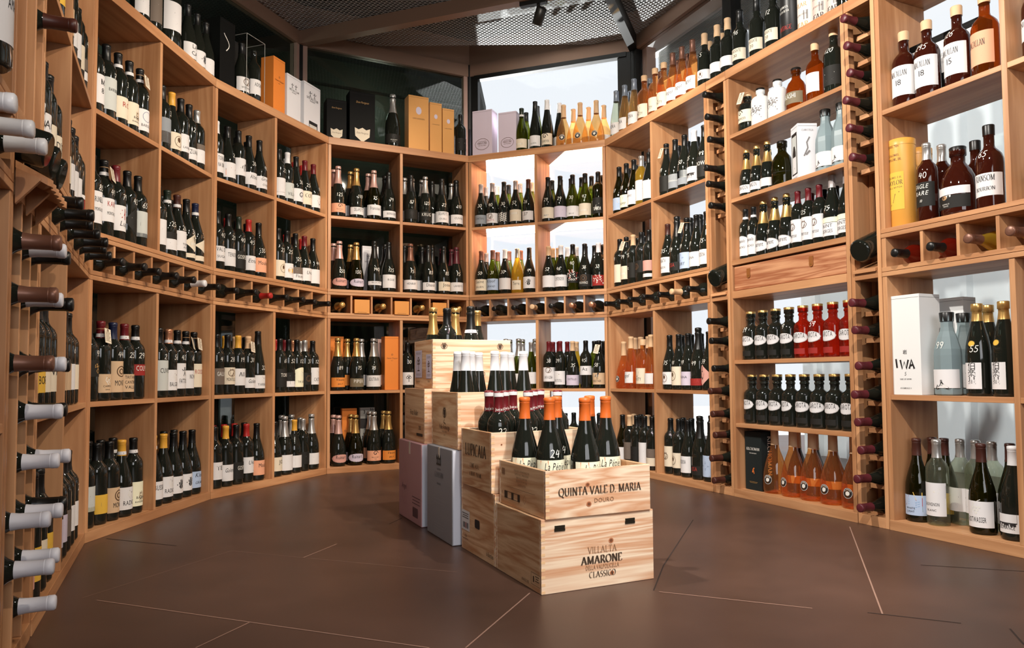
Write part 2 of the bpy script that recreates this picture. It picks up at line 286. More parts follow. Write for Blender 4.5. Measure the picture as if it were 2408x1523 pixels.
def seriftext(txt, bold=.16, gap=.04):
    nib = math.radians(14); c, s = math.cos(nib), math.sin(nib)
    wf = lambda dx, dy: max(.045, bold*abs(dy*c-dx*s))
    vs, fs, x = [], [], 0
    def put(v, f):
        o = len(vs); vs.extend((p[0]+x, p[1]) for p in v); fs.extend(tuple(i+o for i in q) for q in f)
    for ch in txt:
        if ch == ' ': x += .36; continue
        if ch not in SER:
            v, f, a = glyph(ch); put([(p[0]*1.42, p[1]*1.42) for p in v], f); x += a*1.42; continue
        wd, st, sf = SER[ch]
        for p in st: put(*ribbon(p, wf))
        for sx, sy in sf:
            y0 = sy if sy < .5 else sy-.04
            put([(sx-.13, y0), (sx+.13, y0), (sx+.13, y0+.04), (sx-.13, y0+.04)], [(0, 1, 2, 3)])
        x += wd+gap
    return vs, fs, x
def handtext(txt, wd=.11):
    vs, fs, x = [], [], 0
    for ch in txt:
        if ch not in HAND: x += .3; continue
        a, st = HAND[ch]
        for p in st:
            v, f = ribbon(dense(p, .2), lambda dx, dy: wd); o = len(vs); vs += [(q[0]+x+.12*q[1], q[1]) for q in v]; fs += [tuple(i+o for i in q) for q in f]
        x += a+.14
    return vs, fs, x
def layout(txt, style='s', bold=.16):
    if style == 'S': return seriftext(txt, bold)
    if style == 'H': return handtext(txt)
    if style == 'i': return sans(txt, .28, .9)
    if style == 'n': return sans(txt, 0, .72)
    return sans(txt)
def flat(vs, h, cap=None, x=0, y=0, width=None, align='c', total=0, caph=1):
    k = h/caph; kx = k
    if width and total*k > width: kx = width/total
    ox = x-(total*kx/2 if align == 'c' else (total*kx if align == 'r' else 0))
    return [(p[0]*kx+ox, p[1]*k+y) for p in vs]
def place(mb, txt, h, x, y, mp, mi, style='s', width=None, align='c', bold=.16):
    vs, fs, t = layout(txt, style, bold); ch = 1 if style in 'SH' else .7
    mb.add([mp(*p) for p in flat(vs, h, None, x, y, width, align, t, ch)], fs, mi)
def poly(mb, pts, mp, mi): mb.add([mp(*p) for p in pts], [tuple(range(len(pts)))], mi)
def disc(mb, x, y, rx, ry, mp, mi, n=18): poly(mb, [(x+rx*math.cos(2*PI*k/n), y+ry*math.sin(2*PI*k/n)) for k in range(n)], mp, mi)
def ring(mb, x, y, rx, ry, w_, mp, mi, n=24):
    vs = []
    for k in range(n):
        c, s = math.cos(2*PI*k/n), math.sin(2*PI*k/n); vs += [mp(x+rx*c, y+ry*s), mp(x+(rx-w_)*c, y+(ry-w_)*s)]
    mb.add(vs, [(2*k, 2*((k+1) % n), 2*((k+1) % n)+1, 2*k+1) for k in range(n)], mi)
def line(mb, pts, w_, mp, mi):
    v, f = ribbon(pts, lambda dx, dy: w_); mb.add([mp(*p) for p in v], f, mi)
def rect(mb, x0, x1, y0, y1, mp, mi): poly(mb, [(x0, y0), (x1, y0), (x1, y1), (x0, y1)], mp, mi)

# small drawings printed on labels; (cx, cy) centre, s half size, mp maps (x, y) to the surface
def art(mb, kind, cx, cy, s, mp, I):
    q = lambda pts: [(cx+x*s, cy+y*s) for x, y in pts]
    if kind == 'hand':
        disc(mb, cx, cy-.35*s, .45*s, .45*s, mp, I('k'))
        for a, b in ((-.38, .5), (-.12, .95), (.14, 1.0), (.38, .75)): line(mb, q([(a, .0), (a*1.25, b)]), .2*s, mp, I('k'))
        line(mb, q([(-.3, -.3), (-.95, .05)]), .2*s, mp, I('k'))
    elif kind == 'tree':
        line(mb, q([(0, -1), (0, .2)]), .16*s, mp, I('k'))
        for x, y, r in ((-.4, .3, .4), (.35, .35, .42), (0, .7, .42)): ring(mb, cx+x*s, cy+y*s, r*s, r*s, .14*s, mp, I('k'), 10)
        line(mb, q([(-.6, -1), (.6, -1)]), .12*s, mp, I('k'))
    elif kind == 'crest':
        poly(mb, q([(-.5, .5), (.5, .5), (.5, -.2), (0, -.8), (-.5, -.2)]), mp, I('n')); ring(mb, cx, cy, .95*s, .85*s, .14*s, mp, I('n'), 14)
        for x in (-.4, 0, .4): line(mb, q([(x, .55), (x*1.2, 1)]), .14*s, mp, I('n'))
    elif kind == 'bird':
        disc(mb, cx, cy, .55*s, .42*s, mp, I('g')); disc(mb, cx+.45*s, cy+.6*s, .24*s, .24*s, mp, I('k')); line(mb, q([(.3, .3), (.45, .55)]), .3*s, mp, I('k'))
        poly(mb, q([(-.2, .3), (-1, -.25), (-.4, -.35)]), mp, I('k')); line(mb, q([(.1, -.4), (.0, -1)]), .1*s, mp, I('k')); line(mb, q([(.3, -.4), (.35, -1)]), .1*s, mp, I('k')); poly(mb, q([(.65, .65), (1, .55), (.62, .5)]), mp, I('o'))
    elif kind == 'star':
        for k in range(8): line(mb, q([(0, 0), (math.cos(k*PI/4), math.sin(k*PI/4))]), .16*s, mp, I('r'))
    elif kind == 'stripes':
        for k, c in enumerate('tnygtnk'): rect(mb, cx-s*1.2, cx+s*1.2, cy+s*(.75-.24*k), cy+s*(.9-.24*k), mp, I(c))
    elif kind == 'hills':
        rect(mb, cx-1.3*s, cx+1.3*s, cy, cy+s, mp, I('u')); poly(mb, q([(-1.3, .1), (-.5, .35), (.3, .2), (1.3, .45), (1.3, -.9), (-1.3, -.9)]), mp, I('o'))
        poly(mb, q([(-1.3, .15), (-.5, .4), (.3, .25), (1.3, .5), (1.3, .2), (.2, .0), (-1.3, -.1)]), mp, I('n'))
    elif kind == 'mount':
        poly(mb, q([(-1.1, -.7), (-.2, .7), (.2, .3), (.4, .5), (1.1, -.7)]), mp, I('n'))
        for a, b in ((-.2, .6), (.1, .2), (.45, .4)): line(mb, q([(a, b), (a-.25, b-.6), (a+.05, b-1.0)]), .12*s, mp, I('w'))
    elif kind == 'house':
        rect(mb, cx-1.1*s, cx+1.1*s, cy-.6*s, cy+.15*s, mp, I('n')); poly(mb, q([(-1.2, .15), (0, .8), (1.2, .15)]), mp, I('g'))
        for k in range(5): rect(mb, cx+(-.95+.42*k)*s, cx+(-.75+.42*k)*s, cy-.5*s, cy+.0*s, mp, I('w'))
    elif kind == 'tower':
        rect(mb, cx-.45*s, cx+.35*s, cy-.9*s, cy+.75*s, mp, I('t')); ring(mb, cx-.05*s, cy-.08*s, .5*s, .95*s, .08*s, mp, I('n'), 4)
        for k in range(3): rect(mb, cx-.25*s, cx-.05*s, cy+(.35-.5*k)*s, cy+(.6-.5*k)*s, mp, I('n'))
        line(mb, q([(-1.1, -.9), (1.1, -.9)]), .1*s, mp, I('n'))
    elif kind == 'cross':
        poly(mb, q([(-1.4, 1.1), (-.7, 1.1), (1.4, -1.1), (.7, -1.1)]), mp, I('a')); poly(mb, q([(.8, 1.1), (1.4, 1.1), (1.4, .9), (-.7, -1.1), (-1.4, -1.1)]), mp, I('a'))
    elif kind == 'map':
        for x, y, a, b in [(rr_.uniform(-1.2, 1.2), rr_.gauss(.25, .35), rr_.uniform(.05, .2), rr_.uniform(.05, .16)) for rr_ in [random.Random(8)] for _ in range(46)]: disc(mb, cx+x*s, cy+y*s, a*s, b*s, mp, I('g'), 7)
    elif kind == 'swirl':
        line(mb, [(cx+s*.9*(1-t/14)*math.cos(.6*t), cy+s*.9*(1-t/14)*math.sin(.6*t)) for t in range(14)], .2*s, mp, I('k'))
    elif kind == 'man':
        disc(mb, cx, cy+.75*s, .18*s, .2*s, mp, I('k'), 8)
        for p in ([(0, .6), (0, -.1), (-.3, -.9)], [(0, -.1), (.35, -.85)], [(0, .45), (-.5, .2), (-.7, .5)], [(0, .45), (.5, .3), (.8, .75)]): line(mb, q(p), .14*s, mp, I('k'))
    elif kind == 'imp':
        for p in ([(-.1, .5), (.1, 0), (-.3, -.5), (.1, -1)], [(.1, 0), (.5, -.4), (.3, -.9)], [(-.1, .4), (-.7, .2), (-.6, .8)], [(0, .4), (.6, .6), (.8, .2)], [(-.1, .5), (-.2, .8)], [(-.35, 1), (-.2, .8), (0, 1)]): line(mb, q(p), .14*s, mp, I('G'))
    elif kind == 'medal': ring(mb, cx, cy, s, s, .18*s, mp, I('n')); ring(mb, cx, cy, .55*s, .55*s, .2*s, mp, I('n'), 12)
    elif kind == 'sun': disc(mb, cx, cy, .9*s, .9*s, mp, I('t')); disc(mb, cx, cy, .55*s, .55*s, mp, I('y'))
    elif kind == 'block': rect(mb, cx-s*1.2, cx+s*1.2, cy-.35*s, cy+.35*s, mp, I('g'))
    elif kind == 'camo':
        rr = random.Random(5)
        for k in range(26):
            x, y = rr.uniform(-1.2, 1.2), rr.uniform(-1, 1); line(mb, q([(x, y), (x+rr.uniform(-.3, .3), y+.2), (x+rr.uniform(-.4, .4), y+.35)]), .16*s, mp, I(rr.choice('wrw')))
    elif kind == 'zebra':
        for k in range(5): line(mb, q([(-1, .9-.42*k), (-.4, .75-.42*k), (0, .95-.42*k), (.5, .7-.42*k), (1, .85-.42*k)]), .22*s, mp, I('w'))
        for k in range(4): line(mb, q([(-.8+.5*k, -.9), (-.6+.5*k, .8)]), .12*s, mp, I('w'))
    elif kind == 'pop':
        poly(mb, q([(-1.3, .4), (-.2, .7), (.6, .2), (1.3, .5), (1.3, -.5), (.2, -.8), (-.6, -.4), (-1.3, -.7)]), mp, I('r')); poly(mb, q([(-1.3, -.7), (-.6, -.4), (.2, -.8), (1.3, -.5), (1.3, -1.1), (-1.3, -1.1)]), mp, I('e'))
        poly(mb, q([(.3, 1.1), (1.3, 1.1), (1.3, .5), (.6, .25)]), mp, I('y'))
        for k in range(3): line(mb, q([(-.9, .1-.25*k), (-.2, .25-.25*k), (.6, -.1-.25*k), (1, .05-.25*k)]), .07*s, mp, I('u'))
    elif kind == 'leap':
        rect(mb, cx-1.3*s, cx+1.3*s, cy-.6*s, cy+.6*s, mp, I('k')); line(mb, q([(-1.1, -.35), (-.4, -.1), (.3, .0), (.8, .3)]), .16*s, mp, I('w')); line(mb, q([(.2, .0), (.7, -.1)]), .1*s, mp, I('w'))
    elif kind == 'rough':
        rr = random.Random(3); rect(mb, cx-1.35*s, cx+1.35*s, cy-.4*s, cy+s, mp, I('k'))
        for k in range(22): x = -1.3+2.6*k/21; line(mb, q([(x, -.4), (x, -.4-rr.uniform(.1, .6))]), .12*s, mp, I('k'))
    elif kind == 'leaf': poly(mb, q([(0, 1), (.6, .3), (.3, -.6), (0, -1), (-.4, -.4), (-.6, .3)]), mp, I('k'))
    elif kind == 'snow':
        poly(mb, q([(-1.2, -.9), (-.8, -.1), (-.5, -.5), (.1, .5), (.4, .0), (.8, -.3), (1.2, -.6), (1.2, -.9)]), mp, I('k'))
        for a, b in ((-.75, -.3), (.1, .25), (.5, -.2)): poly(mb, q([(a, b), (a+.18, b-.45), (a-.1, b-.5)]), mp, I('w'))
    elif kind == 'orange': rect(mb, cx-.041, cx-.018, .05, .127, mp, I('o'))
    elif kind == 'hex':
        for r in (.95, .7): ring(mb, cx, cy, r*s, r*s, .08*s, mp, I('b'), 4)
    elif kind == 'portrait': disc(mb, cx, cy+.3*s, .4*s, .5*s, mp, I('n')); poly(mb, q([(-.8, -1), (.8, -1), (.45, -.15), (-.45, -.15)]), mp, I('n')); ring(mb, cx, cy, s, 1.1*s, .1*s, mp, I('n'))
    elif kind == 'round':
        disc(mb, cx, cy, s, s, mp, I('k')); ring(mb, cx, cy, .97*s, .97*s, .06*s, mp, I('w')); disc(mb, cx, cy-.05*s, .42*s, .42*s, mp, I('w'))
        for k, ch in enumerate('MIRAVAL'):
            a = math.radians(150-20*k); vs, fs, t = sans(ch); kx = .42*s
            c0, s0 = math.cos(a-PI/2), math.sin(a-PI/2)
            mb.add([mp(cx+.56*s*math.cos(a)+((p[0]-.3)*c0-p[1]*s0)*kx, cy+.56*s*math.sin(a)+((p[0]-.3)*s0+p[1]*c0)*kx) for p in vs], fs, I('w'))
    elif kind == 'grapes':
        for i in range(3):
            for k in range(3-i): disc(mb, cx+(k-1+.5*i)*.42*s, cy-.1*s-.38*i*s, .17*s, .17*s, mp, I('w'), 8)
        line(mb, q([(-.8, -1), (-.3, .5), (.6, 1)]), .1*s, mp, I('w'))
    elif kind == 'oval': ring(mb, cx, cy, 1.25*s, .95*s, .06*s, mp, I('k'))
    elif kind == 'ring': ring(mb, cx, cy, s, s, .07*s, mp, I('b'))
    elif kind == 'bison': disc(mb, cx-.3*s, cy, .75*s, .55*s, mp, I('c') if 0 else I('t')); disc(mb, cx-.6*s, cy+.05*s, .32*s, .36*s, mp, I('n')); poly(mb, q([(0, -.2), (1.5, .1), (1.5, .6), (.1, .5)]), mp, I('e') if 0 else I('w'))

# ---------------------------------------------------------------- bottles
PROF = {
 'B': [(0,.031),(.003,.0355),(.008,.0372),(.188,.0372),(.203,.0362),(.216,.0312),(.226,.0225),(.236,.0168),(.25,.0146),(.286,.0142),(.287,.0152),(.298,.0152),(.301,.012)],
 'U': [(0,.035),(.004,.04),(.01,.0412),(.118,.0412),(.138,.0398),(.158,.0358),(.178,.0302),(.2,.0235),(.222,.0178),(.248,.0150),(.286,.0143),(.287,.0154),(.297,.0154),(.299,.012)],
 'C': [(0,.037),(.005,.0432),(.012,.0442),(.125,.0442),(.15,.0425),(.172,.0378),(.195,.0310),(.22,.0232),(.245,.0182),(.27,.0158),(.296,.0150),(.297,.0165),(.308,.0165),(.312,.0150)],
 'N': [(0,.028),(.005,.0335),(.01,.0345),(.09,.0345),(.11,.0325),(.13,.0275),(.155,.0195),(.178,.0155),(.206,.0145),(.207,.0160),(.217,.0160),(.221,.0145)],
 'H': [(0,.032),(.004,.0372),(.01,.0382),(.115,.0382),(.15,.036),(.19,.0296),(.23,.0222),(.27,.0170),(.318,.0143),(.319,.0152),(.33,.0152),(.332,.012)],
 'P': [(0,.034),(.004,.0392),(.012,.0405),(.06,.0400),(.11,.0382),(.15,.0335),(.19,.0262),(.225,.0195),(.255,.0158),(.296,.0146),(.297,.0156),(.309,.0156),(.311,.012)],
 'M': [(0,.038),(.004,.0475),(.012,.0505),(.05,.0510),(.085,.0482),(.12,.0410),(.15,.0318),(.175,.0225),(.19,.0178),(.21,.0158),(.27,.0148),(.271,.0158),(.283,.0158),(.285,.013)],
 'R': [(0,.036),(.005,.0435),(.02,.0462),(.07,.0470),(.105,.0452),(.135,.0405),(.165,.0330),(.195,.0250),(.225,.0192),(.255,.0163),(.278,.0155),(.279,.0170),(.291,.0170),(.295,.0155)],
 'W': [(0,.037),(.004,.0415),(.01,.0425),(.155,.0425),(.172,.0418),(.188,.0370),(.2,.0280),(.209,.0190),(.218,.0165),(.252,.0160),(.253,.0175),(.285,.0180),(.288,.017)],
 'T': [(0,.034),(.004,.0385),(.01,.0395),(.172,.0395),(.186,.0380),(.198,.0310),(.208,.0220),(.218,.0172),(.232,.0172),(.25,.0168),(.282,.0150),(.283,.0160),(.298,.0160),(.3,.015)],
 'L': [(0,.036),(.003,.0395),(.008,.0405),(.130,.0405),(.144,.0385),(.154,.0310),(.160,.0225),(.166,.0182),(.184,.0178),(.185,.0205),(.193,.0205),(.194,.0180),(.2,.0180),(.201,.0222),(.226,.0222),(.228,.021)],
 'K': [(0,.034),(.004,.0382),(.01,.0392),(.14,.0392),(.17,.0370),(.2,.0315),(.23,.0235),(.255,.0175),(.275,.0152),(.286,.0150),(.287,.0178),(.31,.0178),(.312,.016)],
 'F': [(0,.037),(.004,.0415),(.01,.0420),(.13,.0420),(.15,.0402),(.19,.0290),(.208,.0215),(.222,.0190),(.24,.0185),(.241,.0215),(.268,.0215),(.27,.02)],
 'D': [(0,.039),(.004,.0430),(.01,.0440),(.125,.0440),(.137,.0420),(.147,.0340),(.152,.0220),(.157,.0165),(.163,.0165),(.164,.0205),(.188,.0205),(.19,.019)],
 'G': [(0,.038),(.006,.0455),(.015,.0475),(.08,.0485),(.11,.0450),(.135,.0340),(.148,.0235),(.156,.0185),(.176,.0180),(.177,.0215),(.2,.0215),(.202,.02)],
}
CAPZ = {'B': .236, 'U': .237, 'C': .21, 'N': .138, 'H': .262, 'P': .24, 'M': .2, 'R': .195, 'W': .2535, 'T': .238, 'L': .2005, 'K': .252, 'F': .2405, 'D': .1635, 'G': .1765}
LABZ = {'B': (48, 130), 'U': (30, 105), 'C': (30, 96), 'N': (22, 70), 'H': (28, 98), 'P': (28, 100), 'M': (44, 78), 'R': (22, 74), 'W': (38, 120), 'T': (48, 98), 'L': (66, 112), 'K': (20, 130), 'F': (24, 100), 'D': (20, 100), 'G': (30, 80)}
PRZ = {'B': .165, 'U': .135, 'C': .128, 'N': .085, 'H': .125, 'P': .14, 'M': .12, 'R': .105, 'W': .176, 'T': .168, 'L': .132, 'K': .148, 'F': .152, 'D': .13, 'G': .1}
NOUN = {'B': ('bordeaux_bottle', 'wine bottle'), 'U': ('burgundy_bottle', 'wine bottle'), 'C': ('champagne_bottle', 'champagne bottle'), 'N': ('half_champagne_bottle', 'champagne bottle'), 'H': ('hock_bottle', 'slim wine bottle'), 'P': ('provence_bottle', 'wine bottle'), 'M': ('squat_wine_bottle', 'squat wine bottle'), 'R': ('bulbous_champagne_bottle', 'champagne bottle'),
 'W': ('whisky_bottle', 'spirit bottle'), 'T': ('port_bottle', 'port bottle'), 'L': ('liqueur_bottle', 'liqueur bottle'), 'K': ('sake_bottle', 'sake bottle'), 'F': ('frosted_sake_bottle', 'sake bottle'), 'D': ('gin_bottle', 'gin bottle'), 'G': ('round_gin_bottle', 'gin bottle')}
def rad(sh, z):
    p = PROF[sh]
    for (a, ra), (b, rb) in zip(p, p[1:]):
        if a <= z <= b: return ra+(rb-ra)*(z-a)/max(b-a, 1e-6)
    return p[-1][1]
BODY, CAPS, LABS = {}, {}, {}
def body_mesh(sh, gl):
    if (sh, gl) not in BODY:
        mb = MB(); pr = PROF[sh]
        if gl in 'rqcnbygf' and sh in 'MPRWLBUC': pr = [(.012, .004), (.008, .018)]+pr     # the pushed-up foot seen through pale glass
        n = 8 if sh == 'F' else (24 if sh in 'WMLDG' else 20)
        mb.lathe(pr, n); 
        if sh == 'F': mb.sm = [False]*len(mb.sm)
        BODY[sh, gl] = mb.mesh('glass_body', [GLASS[gl]])
    return BODY[sh, gl]
def cap_mesh(sh, c):
    if (sh, c) not in CAPS:
        mb = MB(); z0 = CAPZ[sh]; top = PROF[sh][-1][0]
        pr = [(z0, rad(sh, z0)+.0007)]+[(z, r+.0007) for z, r in PROF[sh] if z > z0+.002]+[(top+.0008, .004)]
        if sh in 'CRN':                      # crumpled foil over a mushroom cork and its wire
            k = 1 if sh != 'N' else .8
            pr = [(z0, rad(sh, z0)+.0007)]+[(z, r+.0007) for z, r in PROF[sh] if z0 < z < top-.024*k]
            t = top-.02*k
            pr += [(t-.004, .0172*k), (t+.002, .0185*k), (t+.006, .0166*k), (t+.012, .0158*k), (t+.016, .0176*k), (t+.026, .0180*k), (t+.031, .0155*k), (t+.033, .006)]
        n = 20; mb.lathe(pr, n, 0, False, True)
        if sh in 'CRN':
            rr = random.Random(len(c)+ord(c))
            for i in range(len(mb.v)):
                x, y, z = mb.v[i]
                if z > top-.035: q = 1+rr.uniform(-.05, .05); mb.v[i] = (x*q, y*q, z)
        mats = [CAP(c)]
        if sh in 'BUHP' and c not in 'xt':   # the fold ring under the lip
            z = top-.016; r = rad(sh, z)+.0012
            mb.lathe([(z-.0012, r-.0006), (z, r), (z+.0012, r-.0006)], n, 0, False, False)
        CAPS[sh, c] = mb.mesh('capsule', mats)
    return CAPS[sh, c]
def wrap(sh, off, ang0=-PI/2, zoff=0):
    def mp(x, z):
        z = max(.001, z+zoff); r = rad(sh, z); a = ang0+x/max(r, .012); return ((r+off)*math.cos(a), (r+off)*math.sin(a), z)
    return mp
def fine(mb, x0, x1, z, mp, mi, n=2, gap=.0045, h=.0009):
    for k in range(n): rect(mb, x0+.004*(k % 2), x1-.004*(k % 2), z-k*gap, z-k*gap+h, mp, mi)
def label_mesh(sh, spec, text, arts, style):
    key = (sh, spec, text, arts, style)
    if key in LABS: return LABS[key]
    mb = MB(); mats = []
    def M(m):
        if m not in mats: mats.append(m)
        return mats.index(m)
    names = []
    for part in spec.split('/'):
        c = part[0]; r = part[1:]; half = 78; shape = 'rect'
        if '%' in r: r, hv = r.split('%'); half = float(hv)
        if r and r[-1] in '~^<': shape = {'~': 'oval', '^': 'diamond', '<': 'arch'}[r[-1]]; r = r[:-1]
        z0, z1 = [float(q)/1000 for q in r.split('-')] if r else [q/1000 for q in LABZ[sh]]
        mi = M(LAB(c)); rm = rad(sh, (z0+z1)/2); hw = rm*math.radians(half); mp = wrap(sh, .0005)
        names.append((c, z0, z1, hw, shape))
        nx, nz = 14, 1 if rad(sh, z0) == rad(sh, z1) else 5
        if shape == 'rect':
            vs = [mp(-hw+2*hw*i/nx, z0+(z1-z0)*j/nz) for j in range(nz+1) for i in range(nx+1)]
            mb.add(vs, [(j*(nx+1)+i, j*(nx+1)+i+1, (j+1)*(nx+1)+i+1, (j+1)*(nx+1)+i) for j in range(nz) for i in range(nx)], mi, True)
        else:
            zc, hz = (z0+z1)/2, (z1-z0)/2
            for i in range(nx):
                def h(t):
                    if shape == 'oval': return hz*math.sqrt(max(0, 1-t*t)), -hz*math.sqrt(max(0, 1-t*t))
                    if shape == 'diamond': return hz*(1-abs(t)), -hz*(1-abs(t))
                    return hz-(hz*.35)*(t*t), -hz
                a, b = -1+2*i/nx, -1+2*(i+1)/nx
                mb.add([mp(a*hw, zc+h(a)[1]), mp(b*hw, zc+h(b)[1]), mp(b*hw, zc+h(b)[0]), mp(a*hw, zc+h(a)[0])], [(0, 1, 2, 3)], mi, True)
            if shape == 'oval': ring(mb, 0, zc, hw*.97, hz*.97, .0008, wrap(sh, .0008), M(INK['n']))
    c, z0, z1, hw, shape = names[0]; rm = rad(sh, (z0+z1)/2); mp = wrap(sh, .0009)
    ink = M(INK['w' if c in 'dnrts' else 'k']); hz = z1-z0; vis = min(hw, rm*1.05)
    I = lambda k: M(INK[k])
    zt, zb = z1-.08*hz, z0+.08*hz
    if arts:
        s = min(hz*.3, vis*.55)
        for a in arts.split('+'):
            f = 0; x = 0
            if ':' in a: a, pz = a.split(':'); zc = z0+hz*float(pz)
            else: zc = z1-hz*.33 if text else (z0+z1)/2
            if a == 'map': zc = .07
            if a in ('cross', 'stripes', 'hills', 'pop', 'camo', 'leap', 'rough', 'zebra', 'map'): s2 = .034 if a == 'map' else min(hw*.72, hz*.44)
            elif a == 'round': s2 = .0195; zc = .058
            elif a == 'oval': s2 = hz*.4
            else: s2 = s
            if a in ('leap', 'rough') and ':' not in a and pz_default(a): zc = z1-hz*.27
            art(mb, a, x, zc, s2, mp, I)
        zt = min(zt, z1-hz*.6) if text and 'orange' not in arts else zt
    if text:
        L = text.replace('_', ' ').split('|'); avail = zt-zb
        hh = min(avail/(len(L)*1.6), .021, rm*.55)
        if ord(L[0][0]) > 0x2e80: hh = min(avail/(len(L)*1.22), .03)
        y = zt-hh-(avail-len(L)*hh*1.6)*(.3 if 'orange' not in arts else .05)
        for t in L:
            st = style or 's'
            k = .62 if t.startswith('.') else 1; red = t[0] == '*'; t = t.lstrip('.*')
            place(mb, t, hh*k, 0, y, mp, M(INK['r']) if red else ink, st, vis*1.4); y -= hh*(1.22 if ord(L[0][0]) > 0x2e80 else 1.6)
        if hz > .05 and c not in 'd' and y > zb: fine(mb, -vis*.55, vis*.55, y+.002, mp, M(INK['g']), 2)
    elif not arts and hz > .03:
        fine(mb, -vis*.5, vis*.5, z0+hz*.6, mp, ink, 1, .006, .0028); fine(mb, -vis*.4, vis*.4, z0+hz*.32, mp, M(INK['g']), 3)
    if len(names) > 1 and names[1][2]-names[1][1] > .012:
        q = names[1]; fine(mb, -vis*.5, vis*.5, (q[1]+q[2])/2, mp, M(INK['w' if q[0] in 'dnrts' else 'k']), 1)
    LABS[key] = mb.mesh('label', mats); return LABS[key]
def pz_default(a): return True
def price_mesh(sh, txt, rr):
    mb = MB(); zz = PRZ[sh]; hgt = .021 if sh not in 'NDG' else .015; x0 = rr.uniform(-.006, .01); mp = wrap(sh, .0007)
    vs, fs, t = handtext(txt); mb.add([mp(*p) for p in flat(vs, hgt, None, x0, zz, None, 'c', t, 1)], fs, 0)
    return mb.mesh('price_mark', [CHALK])
def band_mesh(sh):
    if ('band', sh) not in CAPS:
        mb = MB(); z = CAPZ[sh]+.004; mb.lathe([(z, rad(sh, z)+.0013), (z+.013, rad(sh, z+.013)+.0013)], 20, 0, False, False)
        mp = wrap(sh, .0022); rect(mb, -.008, .008, z+.004, z+.009, mp, 1); CAPS['band', sh] = mb.mesh('neck_band', [LAB('w'), INK['g']])
    return CAPS['band', sh]
def tag_mesh():
    if 'tag' not in CAPS:
        mb = MB(); mb.box(-.016, .016, -.0006, .0006, -.058, 0, 0); mp = lambda x, z: (x, -.0011, z)
        ring(mb, 0, -.007, .005, .005, .003, mp, 1, 12)
        for k in range(7): rect(mb, -.012, .012-.003*(k % 3), -.016-.0055*k, -.0145-.0055*k, mp, 1)
        CAPS['tag'] = mb.mesh('hang_tag', [LAB('c'), INK['n']])
        mb = MB(); mb.lathe([(-.001, .0166), (.001, .0166)], 16, 0, False, False); CAPS['string'] = mb.mesh('tag_string', [INK['t']])
    return CAPS['tag'], CAPS['string']
ORD = ['first', 'second', 'third', 'fourth', 'fifth', 'sixth', 'seventh', 'eighth', 'ninth', 'tenth', 'eleventh', 'twelfth', 'thirteenth', 'fourteenth']
def parse(rec):
    t = rec.split(); d = dict(px=float(t[0]), sh=t[1][0], gl=t[1][1], cap=t[1][2], label=None, price='', text='', art='', flags='', sc=1.0, style='')
    for q in t[2:]:
        if q[0] == '$': d['price'] = q[1:]
        elif q[0] == '"': d['text'] = q[1:]
        elif q[0] == '@': d['art'] = q[1:]
        elif q[0] == '+': d['flags'] += q[1:]
        elif q[0] == '*': d['sc'] = float(q[1:])
        elif q[0] == '!': d['style'] = q[1:]
        else: d['label'] = q
    return d
def bottle(d, loc, rot, label, group, seed=1):
    rr = random.Random(seed); name, noun = NOUN[d['sh']]; sh = d['sh']
    root = thing(name, label, noun, loc, rot, group)
    if d['sc'] != 1: root.scale = (d['sc'],)*3
    link('glass_body', body_mesh(sh, d['gl']), root)
    if d['cap'] != 'x': link('capsule', cap_mesh(sh, d['cap']), root)
    if d['label']:
        for k, part in enumerate(d['label'].split('/')): link('label', label_mesh(sh, part, d['text'] if k == 0 else '', d['art'] if k == 0 else '', d['style']), root)
    if d['price']: link('price_mark', price_mesh(sh, d['price'], rr), root)
    if 'n' in d['flags']: link('neck_band', band_mesh(sh), root)
    if 'w' in d['flags']:
        if 'ring' not in CAPS:
            mb = MB(); mb.lathe([(.284, .0161), (.2865, .0164), (.296, .0164)], 20, 0, False, False); CAPS['ring'] = mb.mesh('white_ring', [LAB('w')])
            mb = MB(); mp = wrap('B', .0014); place(mb, 'Jucaia', .009, 0, .2405, mp, 0, 's', .034); CAPS['word'] = mb.mesh('capsule_lettering', [INK['w']])
        link('white_ring', CAPS['ring'], root); link('capsule_lettering', CAPS['word'], root)
    if 't' in d['flags']:
        a, b = tag_mesh(); z = CAPZ[sh]+.035
        s_ = link('tag_string', b, root); s_.location = (0, 0, z)
        t_ = link('hang_tag', a, root); t_.location = (.004, -rad(sh, z)-.012, z); t_.rotation_euler = (-.25, .2, .1)
    return root
def look(d):
    noun = NOUN[d['sh']][1]; s_ = f"{GW[d['gl']]} {noun}"
    if d['label']: s_ += f", {LABC[d['label'][0]][1].replace(' ', '-')} label"
    if d['cap'] != 'x': s_ += f", {CAPC[d['cap']][3].replace(' ', '-')} cap"
    return s_
N_BOTTLES = [0]
PANELS = {0: [.085, .62, 1.2629], 1: [0, .508, 1.0515], 2: [0, .519, 1.0651], 3: [0, .522, 1.0435], 4: [0, .537, 1.0599], 5: [0, .562, 1.117, 1.286, 2.09, 2.25, 2.79, 3.25]}
